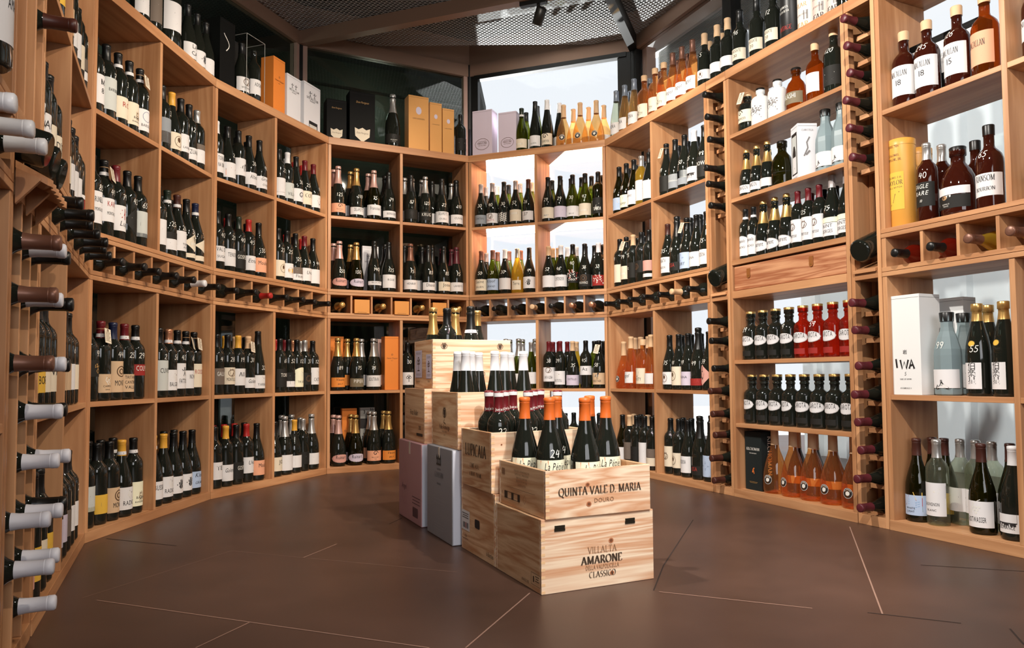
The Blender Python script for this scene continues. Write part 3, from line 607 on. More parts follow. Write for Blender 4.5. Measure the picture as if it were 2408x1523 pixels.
def row(fi, z, front, back, where, d0=.06, gap=.078, names=None):
    """stand the bottles of one compartment: front row, then those behind"""
    f = F[fi]; placed = []
    for k, (recs, depth, kind) in enumerate(((front, d0, 'front'), (back, d0+.085, 'back'))):
        L = [parse(r) for r in recs.strip().split(';') if r.strip()] if recs else []
        for d in L: d['u'] = f.u_at(d['px'], depth, z+.1) if fi else d['px']/1000*S
        L.sort(key=lambda d: d['px'])
        rmax = [max(r for _, r in PROF[d['sh']])*d['sc'] for d in L]
        lo = hi = None
        if L and z < ZT-.01:                 # the panels either side of this compartment
            m = sorted(d['u'] for d in L)[len(L)//2]; ps = [q*S for q in PANELS[fi]]
            for p0, p1 in zip(ps, ps[1:]):
                if p0 < m < p1: lo, hi = p0+.0215, p1-.0215
        for _ in range(60):                  # let crowded bottles stand shoulder to shoulder instead of inside one another
            for i in range(len(L)-1):
                need = rmax[i]+rmax[i+1]+.001; have = L[i+1]['u']-L[i]['u']
                if have < need: e = (need-have)/2; L[i]['u'] -= e; L[i+1]['u'] += e
            if lo is not None:
                for d, r in zip(L, rmax): d['u'] = min(max(d['u'], lo+r), hi-r)
        for i, d in enumerate(L):
            dd = depth
            if kind == 'back':               # keep clear of the row in front
                for pu, pd, pr in placed:
                    q = pr+rmax[i]+.001; du = abs(d['u']-pu)
                    if du < q: dd = max(dd, pd+math.sqrt(q*q-du*du))
            elif rmax[i] > .046: dd += rmax[i]-.044
            sp = 'front' if kind == 'front' else 'back row'
            pos = f"{ORD[i]}-from-left" + ('' if kind == 'front' else ' of back row')
            lab = f"{look(d)}, {pos}, {where}"
            if len(lab.split()) > 16: lab = f"{GW[d['gl']]} {NOUN[d['sh']][1]}, {pos}, {where}"
            N_BOTTLES[0] += 1
            bottle(d, f.pt(d['u'], dd, z+.0004), f.rot+random.uniform(-.22, .22), lab, f"bottles on the {where}", N_BOTTLES[0])
            if kind == 'front': placed.append((d['u'], dd, rmax[i]))

# ---------------------------------------------------------------- floor, windows, ceiling, what lies outside
mb = MB(); mb.add([(-5, -4, 0), (5, -4, 0), (5, 7, 0), (-5, 7, 0)], [(0, 1, 2, 3)], 0)
JOINT_P = P('pale_joint', srgb(150, 118, 102), .8); JOINT_D = P('dark_joint', srgb(44, 33, 28), .8)
def joint(pts, mi, wd=.004):
    g = [Vector(ground(*p)) for p in pts]
    v, f = ribbon([(p.x, p.y) for p in g], lambda dx, dy: wd); mb.add([(x, y, .0006) for x, y in v], [q[::-1] for q in f], mi)
for pts in ([(228,1411),(500,1450),(1010,1523)], [(460,1523),(587,1463)], [(713,1311),(792,1279)], [(1095,1523),(1246,1394)], [(1550,1391),(1910,1430)], [(1998,1238),(2075,1443)]): joint(pts, 1)
for pts in ([(193,1406),(544,1295)], [(544,1295),(1075,1345)]): joint(pts, 1, .0015)
for pts in ([(1537,1388),(1560,1330),(1630,1222)], [(2040,1440),(2260,1465)], [(2165,1328),(2408,1343)], [(250,1266),(415,1283)], [(915,1232),(945,1218)], [(2375,1478),(2408,1515)]): joint(pts, 2)
struct(obj('floor', mb, [FLOOR, JOINT_P, JOINT_D]))
WD_ = .31                                       # the glazing stands this far behind the front of the shelves
def offset_corner(a, b, d):
    A, B = F[a], F[b]; p = A.A+A.n*d; q = B.A+B.n*d
    den = A.t.x*B.t.y-A.t.y*B.t.x; k = ((q.x-p.x)*B.t.y-(q.y-p.y)*B.t.x)/den; return p+A.t*k
def corners(d): 
    c = [F[0].A+F[0].t*(-.75)+F[0].n*d]+[offset_corner(i, i+1, d) for i in range(5)]; c.append(F[5].A+F[5].t*3.1+F[5].n*d); return c
CW = corners(WD_); ZBM = 2.715
def slab(mb, a, b, n, d0, d1, z0, z1, mi=0):
    """an upright or flat board between plan points a and b, d0..d1 deep along n"""
    v = [(p.x+n.x*d, p.y+n.y*d, z) for z in (z0, z1) for d in (d0, d1) for p in (a, b)]
    mb.add(v, [(0, 2, 3, 1), (4, 5, 7, 6), (0, 1, 5, 4), (2, 6, 7, 3), (0, 4, 6, 2), (1, 3, 7, 5)], mi)
for i in range(6):
    f = F[i]; a, b = CW[i], CW[i+1]; t = f.t
    mb = MB(); slab(mb, a, b, f.n, -.025, .03, ZBM, ZBM+.085); slab(mb, a, b, f.n, .0, .03, ZBM+.085, 2.99); frame = struct(obj(f'window_{i+1}', mb, [STEEL]))
    for k, (p, sg) in enumerate(((a, 1), (b, -1))):
        mb = MB(); slab(mb, p+t*sg*.012, p+t*sg*.05, f.n, -.02, .03, 0, ZBM, 0); struct(obj('window_frame', mb, [PINKPOST if i in (2, 3) or (i, k) == (4, 0) and 0 else BLACKSTEEL], frame))
    mb = MB(); slab(mb, a+t*.05, b-t*.05, f.n, .0, .006, .02, ZBM-.0); struct(obj('window_pane', mb, [PANE if i >= 4 else DARKPANE], frame))
    if i == 3:
        mb = MB(); slab(mb, a+t*.05, b-t*.05, f.n, .03, .05, 2.50, 2.515); struct(obj('window_frame', mb, [P('grey_rail', srgb(120, 118, 112), .4)], frame))
    if i == 4:
        mb = MB(); slab(mb, a+t*.05, b-t*.05, f.n, -.03, .02, ZBM-.03, ZBM)
        slab(mb, a+t*.05, a+t*.075, f.n, -.02, .02, 0, ZBM); slab(mb, b-t*.11, b-t*.05, f.n, -.02, .02, 0, ZBM); struct(obj('window_frame', mb, [BLACKSTEEL], frame))
    if i == 5:                                  # slatted sun screen outside the long window
        mb = MB(); slab(mb, a+t*.02, b, f.n, .10, .16, 2.695, 2.78, 0); slab(mb, a+t*.05, a+t*.10, f.n, .03, .1, 0, 2.72, 1); struct(obj('window_frame', mb, [P('screen_box', srgb(196, 196, 194), .5), PINKPOST], frame))
        mb = MB()
        for k in range(24): z = 2.482+k*.0089; slab(mb, a+t*.1, b, f.n, .12, .132, z, z+.0042)
        struct(obj('window_slat_panel', mb, [P('screen_slat', srgb(120, 120, 116), .5)], frame))
        mb = MB(); slab(mb, a+t*.92, a+t*.99, f.n, -.03, .04, 0, ZBM); slab(mb, a+t*1.85, a+t*1.92, f.n, -.03, .04, 0, ZBM); struct(obj('window_frame', mb, [BLACKSTEEL], frame))
# beams between the wire mesh panels
def beam(name, a, b, z0, z1, wd, m):
    d = (b-a).normalized(); n = Vector((-d.y, d.x)); mb = MB(); slab(mb, a, b, n, -wd/2, wd/2, z0, z1); return struct(obj(name, mb, [m], None))
C2, C4 = CW[3], CW[5]
beam('trim_1', C2, C2+F[4].t*3.4, ZBM, ZBM+.085, .06, STEEL)
beam('trim_2', C4, C4-F[2].t*3.4, ZBM, ZBM+.085, .055, BLACKSTEEL)
for k, (p, i) in enumerate(((CW[2], 2), (CW[3], 3), (CW[4], 4), (CW[5], 5))):
    mb = MB(); mb.lathe([(0, .032), (ZBM+.085, .032)], 8); o = struct(obj(f'trim_{k+3}', mb, [BLACKSTEEL])); o.location = (p.x, p.y, 0)
    for q in (F[i-1].t*-1, F[i].t):          # bolts on the gusset plates
        pass
slabc = MB(); slabc.add([(-5, -4, 2.98), (5, -4, 2.98), (5, 7, 2.98), (-5, 7, 2.98)], [(3, 2, 1, 0)])
slabc = MB()
outl = [(p.x, p.y) for p in corners(WD_+.06)]
pl = [(-5, -4), (-5, 1.0)] + [(-5, 6.8), (CW[4].x+.02, 6.8)] + outl[4:] + [(4.2, 1.0), (4.2, -4)]
slabc.add([(x, y, 2.99) for x, y in pl]+[(x, y, 3.1) for x, y in pl], [tuple(range(len(pl))), tuple(range(len(pl), 2*len(pl)))[::-1]]+[(i, (i+1) % len(pl), (i+1) % len(pl)+len(pl), i+len(pl)) for i in range(len(pl))])
ceil = struct(obj('ceiling', slabc, [P('ceiling_dark', srgb(34, 36, 33), .8)]))
mb = MB(); poly_in = [Vector(p) for p in CW]
def inside(x, y):
    for i in range(6):
        f = F[i]
        if (Vector((x, y))-CW[i]).dot(f.n) > -.02: return False
    return True
px_, py_ = .030, .0235
for r in range(150):
    y = 1.9+r*py_*.5*1.0
    if r % 1: continue
for r in range(130):
    for c in range(150):
        x = -2.2+c*px_+(px_/2 if r % 2 else 0); y = 2.5+r*py_*.78
        if not inside(x, y) or y < abs(x)*.2+2.6: continue
        vs = []
        for k in range(6):
            a = PI/3*k; co, si = math.cos(a), math.sin(a)
            vs += [(x+.0178*co*1.0, y+.0122*si*1.0, 2.805), (x+.0145*co, y+.0094*si, 2.803)]
        mb.add(vs, [(2*k, 2*k+1, 2*((k+1) % 6)+1, 2*((k+1) % 6)) for k in range(6)])
struct(obj('ceiling_panel', mb, [MESHM], ceil))
# dark interior behind the glazing of the first four sides, pale yard outside the other two
cd = corners(WD_+.75)
for i in range(4):
    mb = MB(); slab(mb, cd[i], cd[i+1], F[i].n, 0, .05, 0, 2.99); struct(obj(f'wall_behind_{["far_left", "left", "mid", "back"][i]}', mb, [DARK]))
mb = MB(); slab(mb, CW[4]+F[3].n*.06, cd[4], Vector((1, 0)), 0, .04, 0, 2.99); struct(obj('wall_between', mb, [DARK]))
mb = MB(); a = F[0].pt(-.62, 0, 0).xy; slab(mb, a, Vector((-5, 1.0)), Vector((0, -1)), 0, .05, 0, 2.99); struct(obj('wall_near_left', mb, [P('wall_paint', srgb(90, 74, 62), .8)]))
mb = MB(); slab(mb, CW[6], Vector((4.2, 1.0)), Vector((0, -1)), 0, .05, 0, 2.99); slab(mb, Vector((4.2, 1)), Vector((4.2, -4)), Vector((1, 0)), 0, .05, 0, 2.99); struct(obj('wall_right', mb, [MATS['wall_paint']]))
mb = MB(); slab(mb, Vector((-5, 1)), Vector((-5, -4)), Vector((-1, 0)), 0, .05, 0, 2.99); struct(obj('wall_left', mb, [MATS['wall_paint']]))
mb = MB(); slab(mb, Vector((-5, -4)), Vector((4.2, -4)), Vector((0, -1)), 0, .05, 0, 2.99); struct(obj('wall_back', mb, [MATS['wall_paint']]))
mb = MB(); mb.add([(-1, 4.6, -.02), (9, 1, -.02), (9, 14, -.02), (-1, 14, -.02)], [(0, 1, 2, 3)]); struct(obj('ground', mb, [P('pale_paving', srgb(232, 232, 230), .8)]))
f = F[5]; mb = MB()
pts = []; u = -.1; k = 0
while u < 4.6: pts += [(u, 0), (u+.10, 0), (u+.12, .03), (u+.16, .03), (u+.18, 0)]; u += .28
for q in range(len(pts)-1):
    (u0, d0), (u1, d1) = pts[q], pts[q+1]
    a, b, c, d = f.pt(u0, 1.7-d0, 0), f.pt(u1, 1.7-d1, 0), f.pt(u1, 1.7-d1, 2.35), f.pt(u0, 1.7-d0, 2.35); mb.add([a, b, c, d], [(3, 2, 1, 0)])
struct(obj('wall_outside', mb, [P('painted_container', srgb(226, 234, 238), .5)]))

for k, (i, u) in enumerate(((0, .6), (1, .5), (2, .5), (3, .5))):     # dim lamps added behind the dark glass to lift its blackness
    l = bpy.data.lights.new('added_dark_glass_fill', 'POINT'); l.energy = 5; l.shadow_soft_size = .08; l.color = (.95, 1, .9)
    o = bpy.data.objects.new('added_dark_glass_fill', l); COL.objects.link(o); o.location = F[i].pt(u, .8, 2.55)
# ---------------------------------------------------------------- shelf bays
T = .0185; DP = .255
def board(parent, name, x0, x1, y0, y1, z0, z1, m, bev=.0012):
    mb = MB(); mb.box(x0, x1, y0, y1, z0, z1); return obj(name, mb, m, parent, bev)
def cubby_profile_divider(parent, u, z0, z1):
    board(parent, 'cubby_divider', u-.006, u+.006, .001, DP, z0, z1, WV)
def bay(name, label, fi, ua, ub, divs, cub, shelves=(Z1, Z3), lo_div=None):
    f = F[fi]; root = thing('shelf_bay', label, 'shelf bay', f.pt(0, 0, 0), f.rot, 'fitted shelf bays round the room')
    a, b = ua+.0015, ub-.0015
    board(root, 'side_panel', a, a+T, 0, DP, 0, ZT-.045, WV); board(root, 'side_panel', b-T, b, 0, DP, 0, ZT-.045, WV)
    board(root, 'base_board', a, b, -.002, .016, 0, ZB, WH); board(root, 'bottom_board', a+T, b-T, .016, DP, ZB-.018, ZB, WH)
    board(root, 'top_board', a, b, -.004, DP+.02, ZT-.044, ZT, WH)
    if cub is not None:
        for z0, z1 in ((ZUT-.0165, ZUT), (ZUT-.0345, ZUT-.018), (ZLB, ZLB+.0165), (ZLB+.018, ZLB+.0345)): board(root, 'rail_board', a+T if z0 in (0,) else a, b, -.0025, DP, z0, z1, WH)
        n = cub; w_ = (b-a-2*T)/n
        for k in range(1, n): cubby_profile_divider(root, a+T+w_*k, ZLB+.0345, ZUT-.0345)
    for u in divs: board(root, 'divider', u-T/2, u+T/2, .001, DP, ZUT, ZT-.044, WV)
    for u in (lo_div if lo_div is not None else divs): board(root, 'divider', u-T/2, u+T/2, .001, DP, ZB, ZLB, WV)
    def spans(ds): e = [a+T]+[q for u in ds for q in (u-T/2, u+T/2)]+[b-T]; return list(zip(e[::2], e[1::2]))
    for z in shelves:
        for x0, x1 in spans(divs if z > ZUT else (lo_div if lo_div is not None else divs)): board(root, 'shelf', x0, x1, .002, DP, z-T, z, WH)
    return root
L0 = F[0].L
bay('b', 'narrow bay at far-left corner, half hidden by the sideways bottle rack', 0, .085*S, L0, [.62*S], 7)
bay('b', 'oak bay of red wines, second from the left, standing in deep shade', 1, 0, F[1].L, [.508*S], 7)
bay('b', 'bay of red wines with patterned labels, directly left of dark champagne bay', 2, 0, F[2].L, [.519*S], 7)
bay('b', 'champagne bay backed by dark glass, orange cartons lying in its cubbyholes', 3, 0, F[3].L, [.522*S], 7)
bay('b', 'bay in front of the bright white window, bottles lying in its cubbyholes', 4, 0, F[4].L, [.537*S], 7)
LR = [1.117*S, 1.286*S, 2.09*S, 2.25*S, 3.25*S]
bay('b', 'bay with pale rosés along its top ledge, right of the bright window', 5, 0, LR[0], [.562*S], 7)
# the bay with the drawer
f5 = F[5]
dr = bay('b', 'bay of spirits with a pine drawer at its middle', 5, LR[1], LR[2], [], None, (1.949*S, 1.597*S, .726*S, .39*S))
a, b = LR[1]+.0015, LR[2]-.0015
for z0, z1 in ((ZUT-.02, ZUT+.003), (ZLB, ZLB+.0345)): board(dr, 'rail_board', a+T, b-T, -.002, DP, z0, z1, WH)
dw = board(dr, 'drawer', a+T+.006, b-T-.006, .006, DP-.02, ZLB+.037, ZUT-.028, PD, .003)
LEATH = P('tan_leather', srgb(140, 84, 36), .55)
for u in (a+.125, a+.505):
    mb = MB(); z1 = ZUT-.047; n = 8
    pts = [(-.011, 0), (-.011, -.034)]+[(-.011*math.cos(PI*k/n), -.034-.011*math.sin(PI*k/n)) for k in range(1, n)]+[(.011, -.034), (.011, 0)]
    vs = [(u+x, .0055, z1+z) for x, z in pts]+[(u+x, .002, z1+z) for x, z in pts]; m_ = len(pts)
    mb.add(vs, [tuple(range(m_)), tuple(range(m_, 2*m_))[::-1]]+[(i, i+m_, (i+1) % m_+m_, (i+1) % m_) for i in range(m_)])
    h = obj('pull_tab', mb, LEATH, dw, .0006)
    mb = MB(); mb.add([(u+.003*math.cos(2*PI*k/8), .0012, z1-.034+.003*math.sin(2*PI*k/8)) for k in range(8)]+[(u, .0004, z1-.034)], [(k, (k+1) % 8, 8) for k in range(8)]); obj('rivet', mb, P('brass', srgb(190, 140, 70), .3, .8), dw)
# the last bay, cut by the picture's edge
lb_ = bay('b', 'far-right bay of whiskies and sake, white and pink bottles lying in its cubbyholes', 5, LR[3], LR[4], [2.79*S], None, (1.763*S, Z1))
a, b = LR[3]+.0015, LR[4]-.0015
for z0, z1 in ((ZUT-.0165, ZUT), (ZUT-.0345, ZUT-.018), (ZLB, ZLB+.0165), (ZLB+.018, ZLB+.0345)): board(lb_, 'rail_board', a, b, -.0025, DP, z0, z1, WH)
CUB7 = [2.438*S, 2.592*S, 2.745*S, 2.9*S, 3.05*S]
for u in CUB7: cubby_profile_divider(lb_, u, ZLB+.0345, ZUT-.0345)
# bottle racks: rungs in front and at the back of a narrow box
def rack(label, fi, ua, ub, ncol, zs_list, disp):
    f = F[fi]; root = thing('bottle_rack', label, 'bottle rack', f.pt(0, 0, 0), f.rot, 'upright racks of bottles lying on their sides')
    a, b = ua+.0015, ub-.0015; w_ = (b-a)/ncol
    for k in range(ncol+1):
        u = a+w_*k; x0 = min(max(u-.0085, a), b-.017); board(root, 'upright', x0, x0+(.017 if ncol == 1 else .011), 0, .03, ZB if 0 < k < ncol else 0, ZT-.045, WV); board(root, 'upright', x0, x0+(.017 if ncol == 1 else .011), .11, .14, ZB, ZT-.045, WV)
    board(root, 'base_board', a+.017, b-.017, -.001, .016, 0, ZB, WH); board(root, 'bottom_board', a+.017, b-.017, .03, DP, ZB-.018, ZB, WH); board(root, 'top_board', a, b, -.003, DP, ZT-.044, ZT, WH)
    for z0 in (ZLB, ZUT-.03):
        if z0 == ZLB or ncol > 1: board(root, 'rail_board', a+.017, b-.017, -.002, DP, z0, z0+.03, WH)
    board(root, 'back_board', a+.02, b-.02, DP-.012, DP, ZB, ZT-.05, WV)
    for z in zs_list:
        for k in range(ncol):
            x0, x1 = a+w_*k+.0087, a+w_*(k+1)-.0087
            if k == 0: x0 = a+.0172
            if k == ncol-1: x1 = b-.0172
            board(root, 'rung', x0, x1, .045, .07, z-.046, z-.0275, WH); board(root, 'rung', x0, x1, .16, .185, z-.06, z-.0435, WH)
    if disp:                                   # a tilted board showing one bottle foot first
        mb = MB(); x0, x1 = a+.018, b-.018
        mb.add([(x, y, z) for x in (x0, x1) for y, z in ((-.012, ZLB+.036), (.12, ZLB+.085), (.12, ZLB+.072), (-.012, ZLB+.024))], [(0, 1, 2, 3), (7, 6, 5, 4), (0, 4, 5, 1), (1, 5, 6, 2), (2, 6, 7, 3), (3, 7, 4, 0)]); obj('tilted_board', mb, WH, root, .001)
    return root
def lying(fi, u, zc, dtip, rec, label, group, tilt=0, foot=False, seed=0):
    """a bottle on its side: neck towards the room (foot=True: foot towards the room), tip at depth dtip"""
    f = F[fi]; d = parse(rec); top = PROF[d['sh']][-1][0]*d['sc']
    r = bottle(d, (0, 0, 0), 0, label, group, 900+seed)
    axis = Vector((-f.n.x, -f.n.y, math.tan(tilt))).normalized()      # towards the room
    if foot: axis = -axis
    side = Vector((f.t.x, f.t.y, 0)); up = axis.cross(side) if not foot else axis.cross(side)
    xa = side; ya = axis.cross(xa)
    base = f.pt(u, dtip, zc)-(axis*top if not foot else Vector((0, 0, 0)))
    M = Matrix(((xa.x, ya.x, axis.x, base.x), (xa.y, ya.y, axis.y, base.y), (xa.z, ya.z, axis.z, base.z), (0, 0, 0, 1)))
    r.matrix_world = M @ Matrix.Rotation(PI if foot else (seed*1.3) % 3, 4, 'Z') @ Matrix.Diagonal((d['sc'], d['sc'], d['sc'], 1)); return r
def solve_d(fi, px, py, u):
    lo, hi = -.25, .1
    for _ in range(40):
        m = (lo+hi)/2
        if (F[fi].uz(px, py, m)[0] < u) == (F[fi].uz(px, py, hi)[0] > F[fi].uz(px, py, lo)[0]): lo = m
        else: hi = m
    return lo, F[fi].uz(px, py, lo)[1]
RK1 = [f5.uz(x, y, -.055)[1] for x, y in ((1664,222),(1666,273),(1668,325),(1690,385),(1672,430),(1668,482),(1690,753),(1672,801),(1678,866),(1675,919),(1675,973),(1680,1023),(1680,1077),(1680,1129))]
RK2 = [f5.uz(x, y, -.055)[1] for x, y in ((1990,49),(1990,112),(1992,174),(1995,240),(1999,303),(2002,370),(2014,712),(2014,776),(2014,860),(2017,927),(2020,992),(2024,1058),(2026,1125),(2026,1193))]
rack('narrow rack of black-capped bottles between the rosé bay and the drawer bay', 5, LR[0], LR[1], 1, RK1, True)
rack('narrow rack of maroon-capped bottles between the drawer bay and far-right bay', 5, LR[2], LR[3], 1, RK2, True)
for nm, zs, ua, ub, cap in (('black-capped', RK1, LR[0], LR[1], 'k'), ('maroon-capped', RK2, LR[2], LR[3], 'v')):
    for i, z in enumerate(zs):
        sec = 'upper' if i < 6 else 'lower'; j = i if i < 6 else i-6
        c = 'n' if (cap == 'k' and i >= 9) else cap
        lying(5, (ua+ub)/2, z, -.062+.012*((i*7) % 3-1)-(.01 if cap == 'v' else 0), f'0 Uk{c} w', f'{nm} bottle lying down, {ORD[j]}-from-top in {sec} half of its narrow rack', f'{nm} bottles in the narrow rack', 0, False, i)
    lying(5, (ua+ub)/2, ZLB+.104, -.035, '0 Ukk w90-170 "SPARKCO *1.1', f'dark bottle lying foot-first on the tilted board halfway up the {nm} rack', f'{nm} bottles in the narrow rack', -.40, True, 33)

# ---------------------------------------------------------------- the bottles of every compartment: picture column, shape+glass+cap, label, $price, "text, @drawing
TOP, HI, MD, LO, BT = 'top ledge', 'high shelf', 'middle shelf', 'lower shelf', 'bottom shelf'
B0, B1, B2, B3, B4, B5, B6, B7 = 'far-left bay', 'second-from-left bay', 'third-from-left bay', 'dark champagne bay', 'bright window bay', 'rosé-topped bay', 'drawer bay', 'far-right bay'
LH, RH = 'left half of ', 'right half of '
# far left, seen almost edge on (positions run along the bay)
row(0, Z3, '180 Bkk w; 285 Bkk c; 390 Bky w; 500 Bky y', '', f'{HI}, {LH}{B0}', .045)
row(0, Z3, '720 Bkk k; 825 Bkk w $5; 930 Bkk w; 1035 Bkk c; 1140 Bkk t80-120/w45-75 $4', '', f'{HI}, {RH}{B0}', .045)
row(0, ZUT, '180 Bkr w "GRAND|GAC; 285 Bkk w "AC; 390 Bkk c; 500 Bkk c "D\'OR', '', f'{MD}, {LH}{B0}', .045)
row(0, ZUT, '720 Bkr c; 825 Bkk w; 930 Bkk w $2; 1035 Bkk w $4; 1140 Bkk r40-80/w82-96 $4', '', f'{MD}, {RH}{B0}', .045)
row(0, Z1, '180 Bkk y; 285 Bkk y "BAROLO|BORGO; 390 Bkk c; 500 Bkk c "VA', '', f'{LO}, {LH}{B0}', .045)
row(0, Z1, '740 Bkk k; 845 Bkk k; 950 Bkk w $6; 1060 Bkk c', '', f'{LO}, {RH}{B0}', .045)
row(0, ZB, '180 Bkk p; 285 Bkk y; 390 Bkk c; 500 Bkk y', '', f'{BT}, {LH}{B0}', .045)
row(0, ZB, '720 Bkk l; 825 Bkk l; 930 Bkk t; 1035 Bkk w; 1140 Bkk w $2', '', f'{BT}, {RH}{B0}', .045)
# second bay
row(1, ZT, '328 Bkk w; 359 Bkk t60-190; 400 Bkk w60-150 *1.45; 440 Ukk w "LA|CA; 462 Ukk w @hand; 483 Ukk w', '372 Bkk w; 420 Bkk w; 452 Bkk w $25; 474 Ukk w', f'{TOP}, {B1}', .07)
row(1, Z3, '237 Bkk w40-150 $16 "M|8 !S; 266 Bkk f40-165 $7 ".BARBERA; 295 Bkk c34-120 $3 "*ROI +n; 325 Bkk c34-125 "BARBA|.BARBARESCO @tower:.45 +n; 353 Bkk w34-125 $7 @ring ".BAROLO +nt', '250 Bkk w +n; 281 Bkk w; 311 Bkk w', f'{HI}, {LH}{B1}')
row(1, Z3, '388 Bkk g40-150/t40-90 $32; 410 Uky c34-110 @portrait; 433 Bkk w @mount $4 ".LANGHE; 456 Bkk w34-90 "ZUANI $2; 481 Bks t105-130/w40-104', '398 Bkk w; 424 Bkk w; 445 Bkk w', f'{HI}, {RH}{B1}')
row(1, ZUT, '228 Bkk w40-160 "BRUNELLO|.DI_MONTALCINO $85; 256 Bkk w60-150 "*KARIO|.MONTALCINO $49 +nt; 288 Bkr w40-140 @star "Lupi $79 !i; 318 Bkk d40-150^ $43; 347 Bkk f44-150/g44-60 @block $65', '241 Bkk w +n; 304 Bkk w; 333 Bkk w', f'{MD}, {LH}{B1}')
row(1, ZUT, '386 Bkk w40-150 $0; 407 Ukg w30-78/d80-108 $25 +n; 430 Ukn w40-130 "TERRE|ALTE @stripes:.3 $26 +n; 452 Ukk c50-135^/c22-42 @house $36; 476 Ukb c60-125^/c20-44 $33 +n', '396 Bkk w; 419 Bkk w; 441 Bkk w', f'{MD}, {RH}{B1}')
row(1, Z1, '221 Bkk d90-150 @imp $99; 249 Bkr k30-100 "CAMPO|.LIMAN @mount +nt; 280 Bkb k30-150 "MONTE @medal $44; 312 Bkr k30-100 "TRITANO|CANTINA|VALLE $25 +n; 342 Bkk r95-140 "COLPE $29 +n', '264 Bkk w; 296 Bkk w', f'{LO}, {LH}{B1}')
row(1, Z1, '381 Bkk f30-160 $2 "CUVEE; 404 Bkc w30-120 "BALGERA @mount $56 +n; 427 Bkk w36-150 "FATTORE @man $42 +n; 448 Bkk w36-118 "NO_NAME $65 +nt; 479 Bkk c40-150 "*ROSSO +t', '392 Bkk w; 437 Bkk w', f'{LO}, {RH}{B1}')
row(1, ZB, '210 Bkk f60-150/e60-76; 236 Bkk y40-110 @block; 267 Bkk k30-125 "MONTE @medal; 298 Uky w28-115 "RADICE @mount +n; 328 Bkk e28-125 "BARBA|.BARBARESCO @tower:.42 +n', '252 Bkk w; 283 Ukk w; 312 Bkk w +n', f'{BT}, {LH}{B1}')
row(1, ZB, '376 Uky w "BUSSIA +n; 394 Uky w28-115 "RADICE @mount; 419 Ukk w @hand; 442 Ukk w @hand; 466 Ukk b "Kloof|.GRAND !i', '384 Ukk w; 408 Ukk w; 431 Ukk w; 454 Ukk w', f'{BT}, {RH}{B1}')
# third bay
row(2, ZT, '567 Ukk w @crest ".WEINERT; 596 Bkx w "ADONIS', '', f'{TOP}, {B2}', .07)
row(2, Z3, '519 Bkw w36-130 "TORRAIA|NA_BIRRA; 544 Ukk w28-105 @hills $2; 569 Bkk w60-150 @bird; 596 Ukk w30-95 $30 "Altesse !i; 625 Ukk w30-95 "Grand|.CUVEE $45 !i', '531 Bkk w; 557 Bkk w; 610 Ukk w; 584 Bkk w', f'{HI}, {LH}{B2}')
row(2, Z3, '661 Bkk w/w30-50 $22; 674 Bkw f30-120 "VILLA @mount; 697 Ukk w @swirl $30; 722 Ukr c30-110 "COT $25 !S; 747 Ukr w @leaf $18', '684 Bkw w; 707 BkR w; 733 BkR w', f'{HI}, {RH}{B2}')
row(2, ZUT, '517 Bkk w44-120 "VAL_DI|.SUGA $42; 541 Bkk w30-118 $21 "TENUTA; 570 Bkg d28-118 "GOSPEL $40; 599 BkR w28-105 "Etna $45 !i; 625 Ukk a28-105 "Moulin $35', '530 Bkk w; 556 BkR w; 585 Bkk w; 612 Bkk w', f'{MD}, {LH}{B2}')
row(2, ZUT, '661 Bkk c28-118 @portrait $23; 680 Bkk w28-110 @sun $25; 703 Ukk w24-60/t62-98 "Fleurie $25; 725 Ukr w "Uva $31 !i; 748 Ukk w24-108 @cross $44', '670 Bkk w; 688 BkR w; 714 Bkk w; 736 BkR w', f'{MD}, {RH}{B2}')
row(2, Z1, '513 Bkk t50-130 "GALLIO $4; 541 Bkk c50-135 "MONTELLO @crest $28; 571 Bky w44-130 "AU $19 !S; 598 Bkt w30-84 "Galene $31 !i +t; 624 Hkk w26-96 "YARRA @mount $32', '508 Bkw w; 527 Bky w; 556 Bkt w; 586 Bkk w', f'{LO}, {LH}{B2}')
row(2, Z1, '659 Bkk d30-130 $61 "TORRE; 678 Bkk w30-62/d62-110 @leap $52; 704 Bkk e28-140< @mount ".THE_CROSS $125; 726 Bks d40-110 @crest $37; 746 Bkk w40-140 "CASTEL @mount $125', '668 BkR w; 690 Bkr w; 715 Bkc w; 735 Bks w', f'{LO}, {RH}{B2}')
row(2, ZB, '511 Bkk w44-128 "TE; 536 Bky w28-108 "Galene !i; 563 Bkk d28-112 "GOSPEL; 590 BkR w "Uva !i; 618 Ukk a28-105 "Moulin', '524 Bkr w; 550 BkR w; 577 BkR w; 604 Bkk w', f'{BT}, {LH}{B2}')
row(2, ZB, '654 Ukk c "JO; 673 Cks w24-110 @cross; 697 Uky w30-98 @stripes; 723 Bks d40-110; 743 Cks w', '664 Cks w; 686 Cks w; 710 Cks w; 733 Bks w', f'{BT}, {RH}{B2}')
